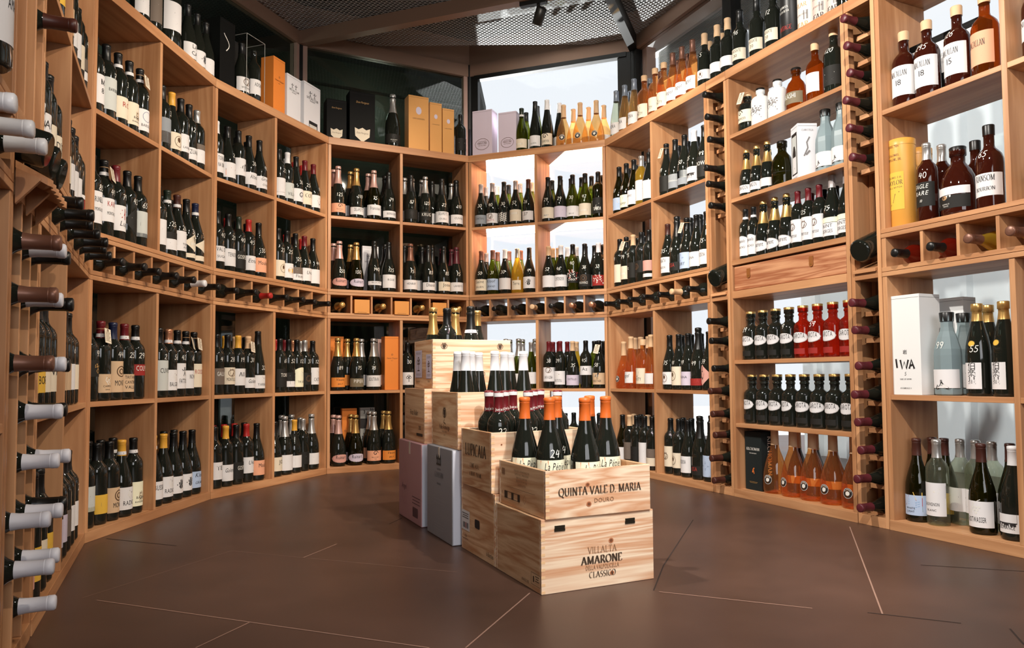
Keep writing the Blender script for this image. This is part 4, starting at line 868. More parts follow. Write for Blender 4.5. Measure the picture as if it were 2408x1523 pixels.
# champagne bay
row(3, ZT, '924 Cks d28-80 "BILLECART|.SALMON @swirl *1.12; 1083 Bkk d', '', f'{TOP}, {B3}', .08)
row(3, Z3, '795 Ckp a28-84 "BILLECART|.ROSE @swirl:.72 $125; 838 CkG w24-70 "DELAMOTTE $110; 879 Cop w "Francoise $75; 922 Ckk w24-66 ".BEREGER $79', '784 Ckp a; 824 CkG w; 866 Cop w; 908 Ckk w', f'{HI}, {LH}{B3}')
row(3, Z3, '966 Ckk d28-90 @tree $87; 1000 Cks d28-84 "KRUG $135; 1039 Ckk w24-96 "DELAMOTTE|.OUBLI $72; 1075 Ckk w24-84 ".CUVEE $110', '953 Cks w; 980 Cks w; 988 Cks w; 1018 Ckk w; 1058 Ckk w; 1066 Cks w', f'{HI}, {RH}{B3}')
row(3, ZUT, '798 Rkp p24-74~ "Ruinart $150; 838 RoG l24-74~ "Ruinart $150; 880 Ckk w40-64 "BILLECART $140; 922 Ckk w26-110 $125 ".ROSE', '785 Rkp p; 825 RoG l; 908 Ckk w', f'{MD}, {LH}{B3}')
row(3, ZUT, '965 Ckm w24-84 ".HENRIET $75; 1007 Ckk w24-74 "Dhondt $85; 1043 Ckk c24-84 "Jose $85; 1078 Ckv w24-84 ".LAHERTE $75', '979 Ckk w; 992 Ckk w; 1020 Ckk w; 1031 Ckk w; 1055 Ckv w; 1065 Ckv w', f'{MD}, {RH}{B3}')
row(3, Z1, '794 CkG o22-80 "Veuve|.BRUT $89 !i; 838 CkG s22-74 "PIPER $75; 878 Cks w22-92 "SOUTIRAN $78', '823 CkG o; 858 Cks w; 867 Cks w', f'{LO}, {LH}{B3}')
row(3, Z1, '958 Bkk w30-110 @tree $30', '1000 Bkk w; 1040 Bkk w; 1075 Bkk w', f'{LO}, {RH}{B3}')
row(3, ZB, '796 Rkp p22-72~ "Ruinart; 836 RoG l22-72~ "Ruinart; 879 Cks a22-84 "BILLECART|.ROSE @swirl:.75; 917 CkG o22-80 "Veuve|.BRUT !i', '785 Rkp p; 826 RoG l; 871 Cks a; 901 CkG o', f'{BT}, {LH}{B3}')
# window bay
row(4, ZT, '1227 Ugg c24-84 @house +n; 1259 Hkk w26-96 ".OLZEN @block:.8; 1287 Hkw c26-100 "JOSMEYER @swirl:.75; 1325 Mrt w57-59%4 @round; 1364 Mrt w57-59%4 @round; 1402 Mrt w57-59%4 @round', '1249 Ugk w; 1269 Hgk w; 1298 Hkw w; 1309 Hkw w; 1338 Mrt w; 1377 Mrt w; 1416 Mrt w', f'{TOP}, {B4}', .07)
row(4, Z3, '1127 Uke g24-84 ".CHATEAU $30; 1153 Uke w24-90 "*NUITS @crest $40; 1184 Ukk d24-92 @zebra $30; 1212 Uke c24-100 @house:.75 $52; 1243 Ukn w24-84 "37 $26 !i', '1138 Uke w; 1165 Ugw w; 1195 Ugk w; 1224 Uge w; 1236 Uge w', f'{HI}, {LH}{B4}')
row(4, Z3, '1281 Ukk c24-96 @grapes:.3 ".MUST $29; 1310 Ukk l24-96 $29; 1342 Ugk w24-90 @leap:.65 ".BELLE $30; 1373 Ugk c24-100 @house $42; 1407 Bok d30-130 "TERROIR @grapes:.4', '1292 Ugk w; 1301 Ugk w; 1321 Ugk w; 1359 Ugk w; 1384 Bgk w; 1393 Ugk w', f'{HI}, {RH}{B4}')
row(4, ZUT, '1128 Ukm c "Saint|.JULIEN $50; 1158 Ugm b "Kloof|.GRAND $31 !i; 1188 Ukw w @cross $30; 1218 Uys c24-86%45 "Terre $; 1244 Ukk w @hand $44', '1141 Uke w; 1150 Ugm w; 1170 Ugm w; 1180 Ugm w', f'{MD}, {LH}{B4}')
row(4, ZUT, '1280 Ukt w @stripes $52; 1311 Ukw w "L\'ENTENDEUR $46; 1345 Bgk d50-120 "CHNX @camo $40; 1373 Ukk d24-100 @medal "MOUVANCE $36; 1408 Ukw r24-90 @camo $33', '1291 Ugt w; 1299 Ugt w; 1321 Ugw w; 1329 Ugw w; 1360 Ugk w; 1384 Ukk w; 1392 Bkk w', f'{MD}, {RH}{B4}')
row(4, Z1, '1130 Ukk w; 1166 Ukk w; 1207 Cgs w; 1231 Cgs w; 1247 Ugs w', '1218 Cgs w; 1240 Cgs w; 1256 Cgs w', f'{LO}, {LH}{B4}')
row(4, Z1, '1282 Bkr w44-134 "SANTA_ELENA @crest:.8 $38; 1315 Bkr w24-110 "RKATSITELI @mount $39; 1347 Ukt l20-84 ".CASTELLO $35; 1378 Bkk w84-140 "Az $45; 1409 Ukk k24-96 "VINOTHEK @bird:.75 $58 +t', '1292 Bkr w; 1324 Bkr w; 1333 Bkr w; 1357 Uyt w; 1388 Bkk w; 1397 Bgk w; 1418 Ukk w', f'{LO}, {RH}{B4}')
row(4, ZB, '1290 Bkk w; 1330 Bkk w; 1371 Bkk w; 1410 Bkk w84-140 "Az', '1350 Bkk w; 1394 Bgk w; 1402 Bgk w', f'{BT}, {RH}{B4}')
# bay right of the window
row(5, ZT, '1450 Pcu w "HYDRA; 1470 Pru w "HYDRA; 1492 Pru w "HYDRA; 1516 Wqt c30-110 "MINUTY @leaf; 1543 Wqt c30-110 "MINUTY @leaf; 1563 Wqt c30-110 "MINUTY @leaf; 1581 Pqm w34-105 "Angel !i; 1605 Pqm w34-105 "Angel !i; 1630 Pqm w34-105 "Angel !i; 1658 Tkt w @portrait $5; 1688 Tkt w; 1712 Tkt w', '1484 Pcu w; 1530 Pru w; 1555 Pqm w; 1595 Pqm w; 1619 Pqm w; 1670 Tkt w; 1700 Tkt w', f'{TOP}, {B5}', .07)
row(5, Z3, '1446 Uok b24-100 @pop $17; 1466 Uok e24-100 @hills "TRIMP $28; 1487 Uok w24-110 ".PIERRE $16; 1510 Bys w30-150 @leap; 1526 Ukk w24-130', '1478 Uok w; 1497 Uok w; 1518 Ukk w', f'{HI}, {LH}{B5}')
row(5, Z3, '1557 Ukk d24-110 @man $99 +t; 1580 Ukk g24-100/f60-100; 1604 Ukk g24-100/f60-100 $50; 1630 Ukw w24-98 "RESONANCE @rough $35; 1653 Ukk d24-130 "DOW $49', '1569 Ukk w; 1592 Ukk w; 1617 Ukk w; 1642 Ukk w', f'{HI}, {RH}{B5}')
row(5, ZUT, '1449 Bkk c30-140 $79; 1468 Bkk c40-120 @house $79 +t; 1487 Bkt d40-130 "t $75; 1509 Bkk d60-130 @crest; 1527 Bkk p60-120/w24-44', '1458 Bkk w; 1478 Bkk w; 1498 Bkk w; 1518 Bkk w', f'{MD}, {LH}{B5}')
row(5, ZUT, '1553 Ukn w24-110 "GRANATA|.FORADORI $215; 1584 Ckk d24-70 "*MASSA $59; 1610 Ukk b24-110 @hex "CURRY $29 +t; 1635 Ukk w24-100 ".VIGNA $79; 1657 Ukk w24-100 "GRAN_CORONA $75', '1570 Ukk w; 1597 Ckk w; 1623 Ckk w; 1646 Ukk w', f'{MD}, {RH}{B5}')
row(5, Z1, '1466 Mqt w57-59%4 @round; 1484 Pqt w34-100 "Angel !i; 1513 Wqt c30-120 "MINUTY @leaf; 1532 Pqt w30-90', '1474 Pqt w; 1498 Pqt w; 1524 Pqt w', f'{LO}, {LH}{B5}')
row(5, Z1, '1564 Ukk w28-96 @portrait $75; 1587 Ukk c24-124 @portrait $41; 1614 Ukk l24-96 ".VIGNA $49; 1644 Ckk r24-60 "*ABBA $49; 1664 Ukk p24-130^ @leaf $59', '1575 Ukk w; 1599 Ukk w; 1629 Ukk w; 1654 Ckk w', f'{LO}, {RH}{B5}')
row(5, ZB, '1458 Uok w; 1478 Bkt t40-140; 1495 Bkk d24-120 @man; 1517 Bkk w24-150; 1535 Bkk c24-70/t72-120', '1470 Bkt w; 1487 Bkk w; 1506 Bkt w; 1527 Bkk w', f'{BT}, {LH}{B5}')
row(5, ZB, '1566 Bkk c40-150 @crest; 1585 Bkk c40-120 @portrait; 1616 Ukk w24-110 "GRAN_CORONA; 1649 Ckk d24-70 "*MASSA; 1670 Ukk b24-130 @hex', '1576 Bkk w; 1601 Bkk w; 1632 Ukk w; 1659 Ckk w', f'{BT}, {RH}{B5}')
# drawer bay
ZA, ZBB, ZC, ZD = [z*S for z in (1.949, 1.597, .726, .39)]
row(5, ZT, '1741 Tkk c44-100 "FLADGATE|30 $96; 1781 Tkk c44-100 "FLADGATE|20; 1819 Tkk c44-100 "FLADGATE|20 $72; 1988 Bkg d', '', f'{TOP}, {B6}', .07)
row(5, ZA, '1743 Dkt c50-110 "GUNPOWDER @swirl:.75 +t; 1781 Dwk w14-16%20 @map; 1829 Dwk w14-16%20 @map; 1871 Gbk s34-86 "AKASHI; 1918 Wbt w50-140%70 *.92; 1962 Wkt d $120', '', f'{HI}, {B6}', .075)
row(5, ZBB, '1740 NkG w24-62 "CHANDON $11; 1766 NkG w24-62 "CHANDON $11; 1792 NkG w24-62; 1822 Gok d60-62 @medal *1.05; 1948 Ffk w24-84 "麒|麟|山 @snow:.22; 1975 Ffk w24-84 "麒|麟|山 @snow:.22', '1808 NkG w', f'upper-middle shelf, {B6}', .07)
row(5, ZUT+.003, '1741 Bkk w24-140< "Tignanello|.MARCHESI $8 !i *.82 +n; 1767 Bkk w24-140< "Tignanello|.MARCHESI $8 !i *.82 +n; 1792 NkG w20-66~ "Laurent *1.1; 1816 NkG w20-66~ "Laurent $29 *1.1; 1840 NkG w20-66~ "Laurent *1.1; 1868 Bkr w34-150 "Montrose @crest !i *.85; 1894 Bkr w34-150 "Montrose @crest $125 !i *.85; 1924 Bkr w34-150 "Montrose @crest !i *.85; 1954 Uke w24-80/e82-104 "SAINT|GEORGES $75 *.95; 1981 Uke w24-80/e82-104 "SAINT|GEORGES *.95', '1856 NkG w; 1910 Bkr w *.85; 1940 Bkk w *.85; 1968 Bkk w *.85', f'shelf above the drawer, {B6}', .06)
row(5, ZC, '1753 LkG w66-112~%62/d18-42%40 "CAROTA $39; 1783 LkG w66-112~%62/d18-42%40 "CAROTA; 1817 LkG w66-112~%62/d18-42%40 "CAROTA; 1850 LkG w66-112~%62/d18-42%40 "CAROTA $9; 1884 LnG w66-112~%62/r18-42%40 "CAROTA; 1919 LnG w66-112~%62/r18-42%40 "CAROTA $59; 1957 LnG w66-112~%62/r18-42%40 "CAROTA; 1992 LnG w66-112~%62/r18-42%40 "CAROTA', '', f'shelf below the drawer, {B6}', .07)
row(5, ZD, ';'.join(f'{x} LkG w66-112~%62/d18-42%40 "CAROTA' for x in (1756, 1785, 1817, 1849, 1884, 1921, 1957, 1992)), '', f'second shelf below the drawer, {B6}', .07)
row(5, ZB, '1823 Mqt w57-59%4 @round *1.08; 1862 Mqt w57-59%4 @round *1.08; 1907 Mqt w57-59%4 @round *1.08; 1956 Mqt w57-59%4 @round *1.08; 2000 Mqt w57-59%4 @round *1.08', '1872 Mdt w; 1908 Mdt w; 1950 Mdt w; 1988 Mdt w', f'{BT}, {B6}', .075)
# far right bay
Z7 = 1.763*S
row(5, Z7, '2117 Wdt w42-152 "MACALLAN|18 !S *1.02; 2182 Wdt w42-152 "MACALLAN|18 $295 !S *1.02; 2253 Wdt w42-152 "MACALLAN|15 $126 !S *1.02; 2318 Wbt a40-150 "MACALLAN !S *1.02', '', f'{HI}, {LH}{B7}', .075)
row(5, Z7, '2438 Wdk w60-130 "NIKKA|12', '', f'{HI}, {RH}{B7}', .075)
row(5, ZUT, '2182 Bds d60-150 "EAGLE|RARE|.10 $40 !i *.98; 2248 Gdk d24-60/w62-84 "BUFFALO|TRACE @bison:.85 *1.24; 2329 Wdk w44-120 "RANSOM|.BOURBON $65 !S', '2218 Bds w; 2282 Wdk w', f'{MD}, {LH}{B7}', .075)
row(5, ZUT, '2438 Gck d60-84 @medal $46', '', f'{MD}, {RH}{B7}', .075)
row(5, Z1, '2230 Ffk w24-84 "麒|麟|山 @snow:.22 $99 *1.08; 2302 KkG w24-112%44/y166-186~%19 "伯|楽|星 $55; 2365 KkG w24-112%44/y166-186~%19 "伯|楽|星', '2266 Ffk w *1.08; 2328 KkG w', f'{LO}, {LH}{B7}', .075)
row(5, ZB, '2146 Uon b24-96 @pop "WHITE|LIGHT; 2193 Bcs w34-150 @leap "SAUVIGNON|.BLANC; 2311 Uon w24-110 "BOTWASSER @grapes:.8; 2386 Ukw w24-84 "RESONANCE @rough', '2182 Uon y; 2222 Uon y; 2267 Bcs w; 2291 Bcs w; 2330 Bcs w; 2354 Uon w; 2378 Ukk w', f'{BT}, {LH}{B7}', .075)

# bottles lying in the cubbyholes
def cubby(fi, xs, recs, tips, where):
    for k, (x, r) in enumerate(zip(xs, recs)):
        if r: lying(fi, x, ZLB+.0345+max(q for _, q in PROF[r.split()[1][0]])+.002, tips[k % len(tips)], r, f'{look(parse(r))}, lying in {ORD[k]}-from-left cubbyhole, {where}', f'bottles in cubbyholes, {where}', 0, False, 50+fi*10+k)
for fi, recs, where in ((0, ['0 Bkk', '0 Bkk w', '0 Bkk', '0 Bkk w', '0 Bkk', '0 Bkk', '0 Bkk'], B0), (1, ['0 Bkk', '0 Bkk', '0 Bkk', '0 Bkk', '0 Bkk', '0 Bkw', '0 Bkk'], B1), (2, ['0 Bkk', '0 Ukk', '0 BkR', '0 Ukk', '0 Ukk', '0 Ukk', '0 Ukk'], B2), (4, ['0 Ukk', '0 Bkk', '0 Ukk', '0 Ukt', '0 Ukk', '0 Ukc', '0 Ukc'], B4)):
    a, b = (.085*S+.02, L0-.02) if fi == 0 else (.02, F[fi].L-.02); n = 7
    cubby(fi, [a+(b-a)*(k+.5)/n for k in range(n)], recs, [-.075, -.085, -.07], where)
a, b = .02, LR[0]-.02
cubby(5, [a+(b-a)*(k+.5)/7 for k in range(7)], ['0 Bkk', '0 Bkk', '0 Bkk', '0 Bkk', '0 Bkk', '0 Bkt', '0 Bkk'], [-.07, -.06, -.075], B5)
a, b = .02, F[3].L-.02
for k in (0, 2, 4, 6): cubby(3, [a+(b-a)*(k+.5)/7], ['0 CkG'], [-.03], f'{ORD[k]} hole of {B3}')
e7 = [LR[3]+.02]+CUB7
for k, r in enumerate(('0 Bnk', '0 Bnk', '0 Uym', '0 Uym')): cubby(5, [(e7[k]+e7[k+1])/2], [r], [-.05], f'{ORD[k]} hole of {B7}')
# far left: the rack whose bottle necks stick out into the room
ZR = [.961*S, .842*S, .688*S, .575*S, .458*S, .34*S, .235*S, .125*S]
rack('tall rack at far left, bronze and pale waxed bottle necks sticking out of it', 0, -.275*S, .083*S, 3, ZR+[1.35*S, 1.46*S, 1.57*S, 1.68*S], False)
cu = [-.215*S, -.096*S, .022*S]
LW = {0: 'mlk', 1: 'mlk', 2: 'mlk', 3: ' lk', 4: ' ll', 5: 'llk', 6: 'll ', 7: ' l '}
for i, z in enumerate(ZR):
    for k, c in enumerate(LW[i]):
        if c != ' ': lying(0, cu[k], z, -.075+.004*((i+k) % 3), f'0 Bk{c}', f'{CAPC[c][3]}-capped bottle lying in the tall far-left rack, {ORD[i]}-from-top row below the ledge, {["nearest", "middle", "farthest"][k]} column', 'bottles in the tall far-left rack', 0, False, 200+i*3+k)
for i, z in enumerate((1.35*S, 1.46*S, 1.57*S, 1.68*S)):
    if i >= 2: lying(0, cu[2], z, -.07, '0 Bkn', f'brown-capped bottle lying in upper far-left rack, {["", "", "lower", "higher"][i]} of the two', 'bottles in the tall far-left rack', 0, False, 260+i)
bay('b', 'sliver of the nearest shelf bay at the picture edge, beyond the far-left rack', 0, -.88*S, -.278*S, [], 4)
bottle(parse('0 Bkk w40-150 "AMARONE'), F[0].pt(-.46*S, .014, ZUT+.0004), F[0].rot+.2, 'dark wine bottle with white label at the far-left picture edge, beside the tall rack', 'bottles beside the far-left rack', 600)
for k, u in enumerate((-.62*S, -.47*S, -.35*S)): lying(0, u, ZLB+.077, -.055-.004*k, '0 Bkw', f'white-capped bottle in a cubbyhole at the far-left picture edge, {["first", "second", "third"][k]}-from-left', 'white-capped bottles at the far-left picture edge', 0, False, 280+k)
# scalloped ledge with bottles shown foot first
f0 = F[0]; root = thing('display_ledge', 'scalloped wooden display ledge jutting out of the far-left rack at waist height', 'display ledge', f0.pt(0, 0, 0), f0.rot)
mb = MB(); x0, x1, n = -.265*S, .0*S, 24; z0 = ZLB+.066
top_ = [(x0+(x1-x0)*i/n, -.055-.007*abs(math.sin(PI*6*i/n)), z0-.03) for i in range(n+1)]+[(x1, -.002, z0), (x0, -.002, z0)]
vs = top_+[(x, y, z-.014) for x, y, z in top_]; m_ = len(top_); mb.add(vs, [tuple(range(m_)), tuple(range(m_, 2*m_))[::-1]]+[(i, i+m_, (i+1) % m_+m_, (i+1) % m_) for i in range(m_)]); obj('scalloped_board', mb, WH, root)
for u in (x0+.004, (x0+x1)/2, x1-.004):
    mb = MB(); v = [(-.003, z0-.015), (-.045, z0-.034), (-.003, z0-.085)]; vs = [(u-.006, y, z) for y, z in v]+[(u+.006, y, z) for y, z in v]; mb.add(vs, [(0, 1, 2), (5, 4, 3), (0, 3, 4, 1), (1, 4, 5, 2), (2, 5, 3, 0)]); obj('bracket', mb, WV, root)
for k in range(3): lying(0, x0+.05+.1*k, ZLB+.102, -.05, '0 Bkk', f'dark bottle lying foot-first over the scalloped ledge, {["nearest", "middle", "farthest"][k]} of three', 'bottles on the scalloped ledge', -.25, True, 290+k)

# ---------------------------------------------------------------- gift boxes, tins
def face_print(h, w_, prints, parent_mats):
    return None
def gift(fi, pa, pb, z, ytop, dp, d0, col, name, label, cat, draw=None, rot=0, h=None, side=None):
    """a carton whose front spans picture columns pa..pb; draw(mb, mp, w, h, M) prints on its front"""
    f = F[fi]; ua, ub = f.u_at(pa, d0, z+.1), f.u_at(pb, d0, z+.1); wd = ub-ua
    if h is None: h = f.uz((pa+pb)/2, ytop, d0)[1]-z
    root = thing(name, label, cat, f.pt((ua+ub)/2, d0, z+.0004), f.rot+rot)
    m = P('card_'+str(col), srgb(*col), .6, 0, .15 if max(col) < 60 else .4)
    mb = MB(); mb.box(-wd/2, wd/2, 0, dp, 0, h); obj('carton', mb, m, root, .0012)
    mb = MB(); mb.box(-wd/2+.0015, wd/2-.0015, -.0004, .0, h-.012, h-.0112); mb.box(wd/2, wd/2+.0004, .002, dp-.002, h-.012, h-.0112)
    mats = [P('card_fold', tuple(c*.6 for c in srgb(*col)), .6)]
    obj('flap', mb, mats, root)
    if draw:
        mats = []
        def M(x):
            if x not in mats: mats.append(x)
            return mats.index(x)
        mb = MB(); draw(mb, lambda x, y: (x, -.0009, y), wd, h, M)
        if side: side(mb, lambda y, zz: (wd/2+.0009, y, zz), dp, h, M)
        obj('lettering', mb, mats, root)
    return root
I_ = INK
def veuve(mb, mp, w, h, M):
    place(mb, 'Veuve Clicquot', w*.1, 0, h*.58, mp, M(I_['n']), 'i', w*.75); ring(mb, 0, h*.66, w*.06, w*.06, w*.02, mp, M(I_['n']), 10); place(mb, 'BRUT', w*.04, 0, h*.54, mp, M(I_['n']))
def special(mb, mp, w, h, M):
    for s_ in (-1, 1): art(mb, 'man', s_*w*.13, h*.77, w*.13, mp, lambda k: M(I_[k]))
    place(mb, 'SPECIAL CLUB', w*.085, 0, h*.66, mp, M(I_['k']), 'S', w*.75); place(mb, 'MILLESIME', w*.045, 0, h*.62, mp, M(I_['k']))
def special_win(mb, mp, w, h, M):
    special(mb, mp, w, h, M); rect(mb, -w*.2, w*.32, h*.02, h*.2, mp, M(I_['k'])); rect(mb, -w*.18, w*.28, h*.04, h*.13, mp, M(I_['w']))
def shield(mb, mp, w, h, M):
    poly(mb, [mpx for mpx in ((-.3*w, .3*h), (-.15*w, .27*h), (0, .31*h), (.15*w, .27*h), (.3*w, .3*h), (.28*w, .14*h), (0, .03*h), (-.28*w, .14*h))], mp, M(LAB('c')))
    place(mb, 'Dom Perignon', w*.07, 0, h*.19, lambda x, y: (mp(x, y)[0], mp(x, y)[1]-.0004, mp(x, y)[2]), M(I_['n']), 'i', w*.46); place(mb, 'Dom Perignon', w*.08, 0, h*.78, mp, M(I_['G']), 'i', w*.5)
def cristal(mb, mp, w, h, M):
    disc(mb, 0, h*.73, w*.14, w*.19, mp, M(LAB('l'))); place(mb, 'LOUIS ROEDERER', w*.06, 0, h*.57, mp, M(I_['n']), 'S', w*.6)
def amazone(mb, mp, w, h, M):
    ring(mb, 0, h*.26, w*.36, w*.27, w*.018, mp, M(I_['n']), 30); place(mb, 'AMAZONE', w*.09, 0, h*.26, mp, M(I_['n']), 'S', w*.5); place(mb, 'DE PALMER', w*.05, 0, h*.22, mp, M(I_['n'])); place(mb, 'CHAMPAGNE', w*.045, 0, h*.31, mp, M(I_['n']))
def swirl_logo(mb, mp, w, h, M): line(mb, [(w*(-.1+.2*math.sin(t*.5)), h*(.55+.03*t)) for t in range(9)], w*.04, mp, M(I_['w']))
def plain(mb, mp, w, h, M): fine(mb, -w*.3, w*.3, h*.06, mp, M(I_['n']), 2)
BLK, ORA, TAN, WHT, LIL = (13, 13, 12), (226, 132, 52), (214, 156, 88), (226, 226, 230), (204, 192, 206)
gift(2, 517, 552, ZT, 30, .09, .05, BLK, 'gift_box', 'tall black gift box with a pale swirl on top ledge, bay left of champagne bay', 'gift box', swirl_logo, 0, .36)
f2 = F[2]; ua, ub = f2.u_at(576, .03, ZT+.1), f2.u_at(619, .03, ZT+.1)
root = thing('display_case', 'thin clear display case around one bottle on top ledge, beside the orange carton', 'display case', f2.pt((ua+ub)/2, .02, ZT+.0004), f2.rot); hw = (ub-ua)/2
EDGE = P('clear_edge', srgb(176, 176, 170), .3)
mb = MB(); mb.box(-hw, hw, .125, .128, 0, .34); obj('back_panel', mb, P('black_card', srgb(24, 24, 22), .5), root)
for q in ((-hw, -hw+.002, .0, .002, 0, .34), (hw-.002, hw, 0, .002, 0, .34), (-hw, hw, 0, .002, .338, .34), (-hw, -hw+.002, 0, .125, .338, .34), (hw-.002, hw, 0, .125, .338, .34)):
    mb = MB(); mb.box(*q); obj('clear_edge', mb, EDGE, root)
gift(2, 643, 670, ZT, 138, .085, .03, ORA, 'gift_box', 'tall orange champagne carton on top ledge beside two white cartons', 'gift box', veuve)
gift(2, 675, 707, ZT, 180, .085, .03, WHT, 'gift_box', 'white champagne carton with two dancing figures, next to orange carton on top ledge', 'gift box', special)
gift(2, 715, 753, ZT, 200, .085, .03, WHT, 'gift_box', 'white champagne carton with a small dark window, at the post left of champagne bay', 'gift box', special_win)
gift(3, 768, 815, ZT, 234, .1, .07, BLK, 'gift_box', 'black gift box with cream shield, nearest the corner post on champagne bay ledge', 'gift box', shield)
gift(3, 822, 882, ZT, 217, .1, .05, BLK, 'gift_box', 'larger black gift box with a full cream shield on champagne bay ledge', 'gift box', shield)
gift(3, 961, 1008, ZT, 226, .09, .03, TAN, 'gift_box', 'tallest tan carton with a pale oval seal on champagne bay ledge', 'gift box', cristal)
gift(3, 1011, 1039, ZT, 242, .08, .06, TAN, 'gift_box', 'middle of three tan cartons with oval seals on champagne bay ledge', 'gift box', cristal)
gift(3, 1041, 1068, ZT, 256, .08, .06, TAN, 'gift_box', 'smallest tan carton with an oval seal, nearest the bright window', 'gift box', cristal)
gift(4, 1111, 1157, ZT, 259, .095, .04, LIL, 'gift_box', 'lilac champagne carton nearer the corner post, on bright window ledge', 'gift box', amazone)
gift(4, 1172, 1214, ZT, 263, .095, .04, LIL, 'gift_box', 'lilac champagne carton nearer the green bottle, on bright window ledge', 'gift box', amazone)
gift(3, 905, 939, Z1, 791, .085, .03, ORA, 'gift_box', 'orange carton standing by the divider on lower shelf of champagne bay', 'gift box', veuve)
gift(3, 777, 808, Z1, 791, .05, .17, ORA, 'gift_box', 'orange carton behind the gold-foiled bottle on lower shelf of champagne bay', 'gift box', veuve)
gift(3, 886, 901, Z1, 797, .06, .16, (206, 170, 160), 'gift_box', 'narrow pink carton squeezed behind on lower shelf of champagne bay', 'gift box', plain)
gift(3, 804, 839, ZB, 960, .04, .18, ORA, 'gift_box', 'orange carton at the back of champagne bay bottom shelf', 'gift box', veuve)
def blotch(mb, mp, w, h, M):
    rr = random.Random(4)
    for k in range(40): x, y = rr.uniform(-.42, .42)*w, rr.uniform(.05, .95)*h; line(mb, [(x, y), (x+.05*w, y+.04*h), (x, y+.07*h)], w*.06, mp, M(I_['k']))
    rect(mb, -w*.5, w*.5, h*.62, h*.8, lambda x, y: (mp(x, y)[0], mp(x, y)[1]-.0003, mp(x, y)[2]), M(INK['k']))
gift(3, 847, 881, ZB, 958, .04, .18, (150, 150, 146), 'gift_box', 'grey speckled carton at the back of champagne bay bottom shelf', 'gift box', blotch)
gift(3, 852, 890, ZUT, 579, .03, .19, WHT, 'gift_box', 'white carton standing behind bottles on middle shelf of champagne bay', 'gift box', special)
a, b = .02, F[3].L-.02
for k, nm in ((1, 'nearest the dark corner'), (3, 'in the middle hole'), (5, 'nearest the bright window')):
    f = F[3]; u = a+(b-a)*(k+.5)/7; root = thing('gift_box', f'orange carton lying in a cubbyhole of champagne bay, {nm}', 'gift box', f.pt(u, -.012, ZLB+.035), f.rot, 'orange cartons in the cubbyholes')
    mb = MB(); mb.box(-.047, .047, 0, .225, 0, .085); obj('carton', mb, P('card_tan', srgb(216, 146, 70), .55), root, .001)
    mb = MB(); mb.box(-.028, .028, -.0005, 0, .006, .0075); obj('tuck_slot', mb, INK['n'], root)
def clan(mb, mp, w, h, M):
    rect(mb, -w*.36, w*.36, h*.1, h*.86, mp, M(I_['k'])); rect(mb, -w*.3, w*.3, h*.12, h*.8, lambda x, y: (x, -.0012, y), M(LAB('f')))
    q = lambda x, y: (x, -.0015, y); poly(mb, [(-w*.2, h*.12), (w*.2, h*.12), (w*.2, h*.5), (w*.08, h*.62), (-w*.08, h*.62), (-w*.2, h*.5)], q, M(LAB('w'))); poly(mb, [(-w*.2, h*.42), (w*.2, h*.42), (w*.2, h*.5), (w*.08, h*.62), (-w*.08, h*.62), (-w*.2, h*.5)], lambda x, y: (x, -.0018, y), M(I_['k']))
    place(mb, 'CLAN COLLA', w*.08, 0, h*.03, mp, M(I_['k']), 'S', w*.6); place(mb, '11', w*.1, 0, h*.2, lambda x, y: (x, -.0018, y), M(I_['k']), 'S')
def clanside(mb, mp, dp, h, M): place(mb, 'CLAN COLLA', .008, dp/2, h*.86, mp, M(I_['g']), 'S', dp*.6); line(mb, [(dp*.3, h*.4), (dp*.5, h*.55), (dp*.45, h*.65), (dp*.6, h*.75)], .006, mp, M(I_['g'])); line(mb, [(dp*.4, h*.42), (dp*.6, h*.5)], .008, mp, M(I_['g']))
gift(5, 1853, 1885, ZBB, 296, .085, .03, WHT, 'gift_box', 'white whisky carton with a window showing a bottle, in drawer bay', 'gift box', clan, -.42, None, clanside)
def kilch(mb, mp, w, h, M): place(mb, 'KILCHOMAN', w*.12, 0, h*.68, mp, M(I_['w']), 'S', w*.8); place(mb, 'MACHIR BAY', w*.05, 0, h*.62, mp, M(I_['w'])); line(mb, [(-w*.05, h*.3), (0, h*.36), (w*.06, h*.38)], w*.06, mp, M(I_['o'])); line(mb, [(0, h*.36), (w*.05, h*.28)], w*.04, mp, M(I_['o'])); fine(mb, -w*.25, w*.25, h*.14, mp, M(I_['G']), 2)
def kilchs(mb, mp, dp, h, M):
    vs, fs, t = seriftext('KILCHOMAN', .2); k = .024
    mb.add([mp(dp*.62-p[1]*k*-1-.024, h*.93-p[0]*k) for p in vs], fs, M(I_['w']))
gift(5, 1753, 1791, ZB, 1030, .1, .045, (34, 40, 40), 'gift_box', 'dark whisky carton standing on the bottom shelf of the drawer bay', 'gift box', kilch, 0, .27, kilchs)
def iwa(mb, mp, w, h, M):
    place(mb, '岩', w*.1, 0, h*.41, mp, M(I_['k'])); k = M(I_['k'])
    for p in ([(-.3, .36), (-.27, .27)], [(-.16, .35), (-.1, .26), (-.03, .33), (.03, .26), (.1, .35)], [(.13, .26), (.2, .35), (.29, .26)], [(.15, .29), (.26, .30)]): line(mb, [(x*w, y*h) for x, y in p], w*.055, mp, k)
    place(mb, '5', w*.09, 0, h*.195, mp, k, 'H'); place(mb, 'SAKE OF JAPAN', w*.04, 0, h*.15, mp, k, 'S', w*.4); place(mb, 'ASSEMBLAGE 4', w*.04, 0, h*.06, mp, k, 'S', w*.4)
gift(5, 2094, 2166, Z1, 693, .11, .018, (232, 232, 230), 'gift_box', 'white sake carton with a brushed black logo on lower shelf of far-right bay', 'gift box', iwa)
gift(5, 2203, 2270, Z1, 700, .07, .16, (226, 228, 228), 'gift_box', 'second white carton, half hidden behind the frosted sake bottles', 'gift box', plain)
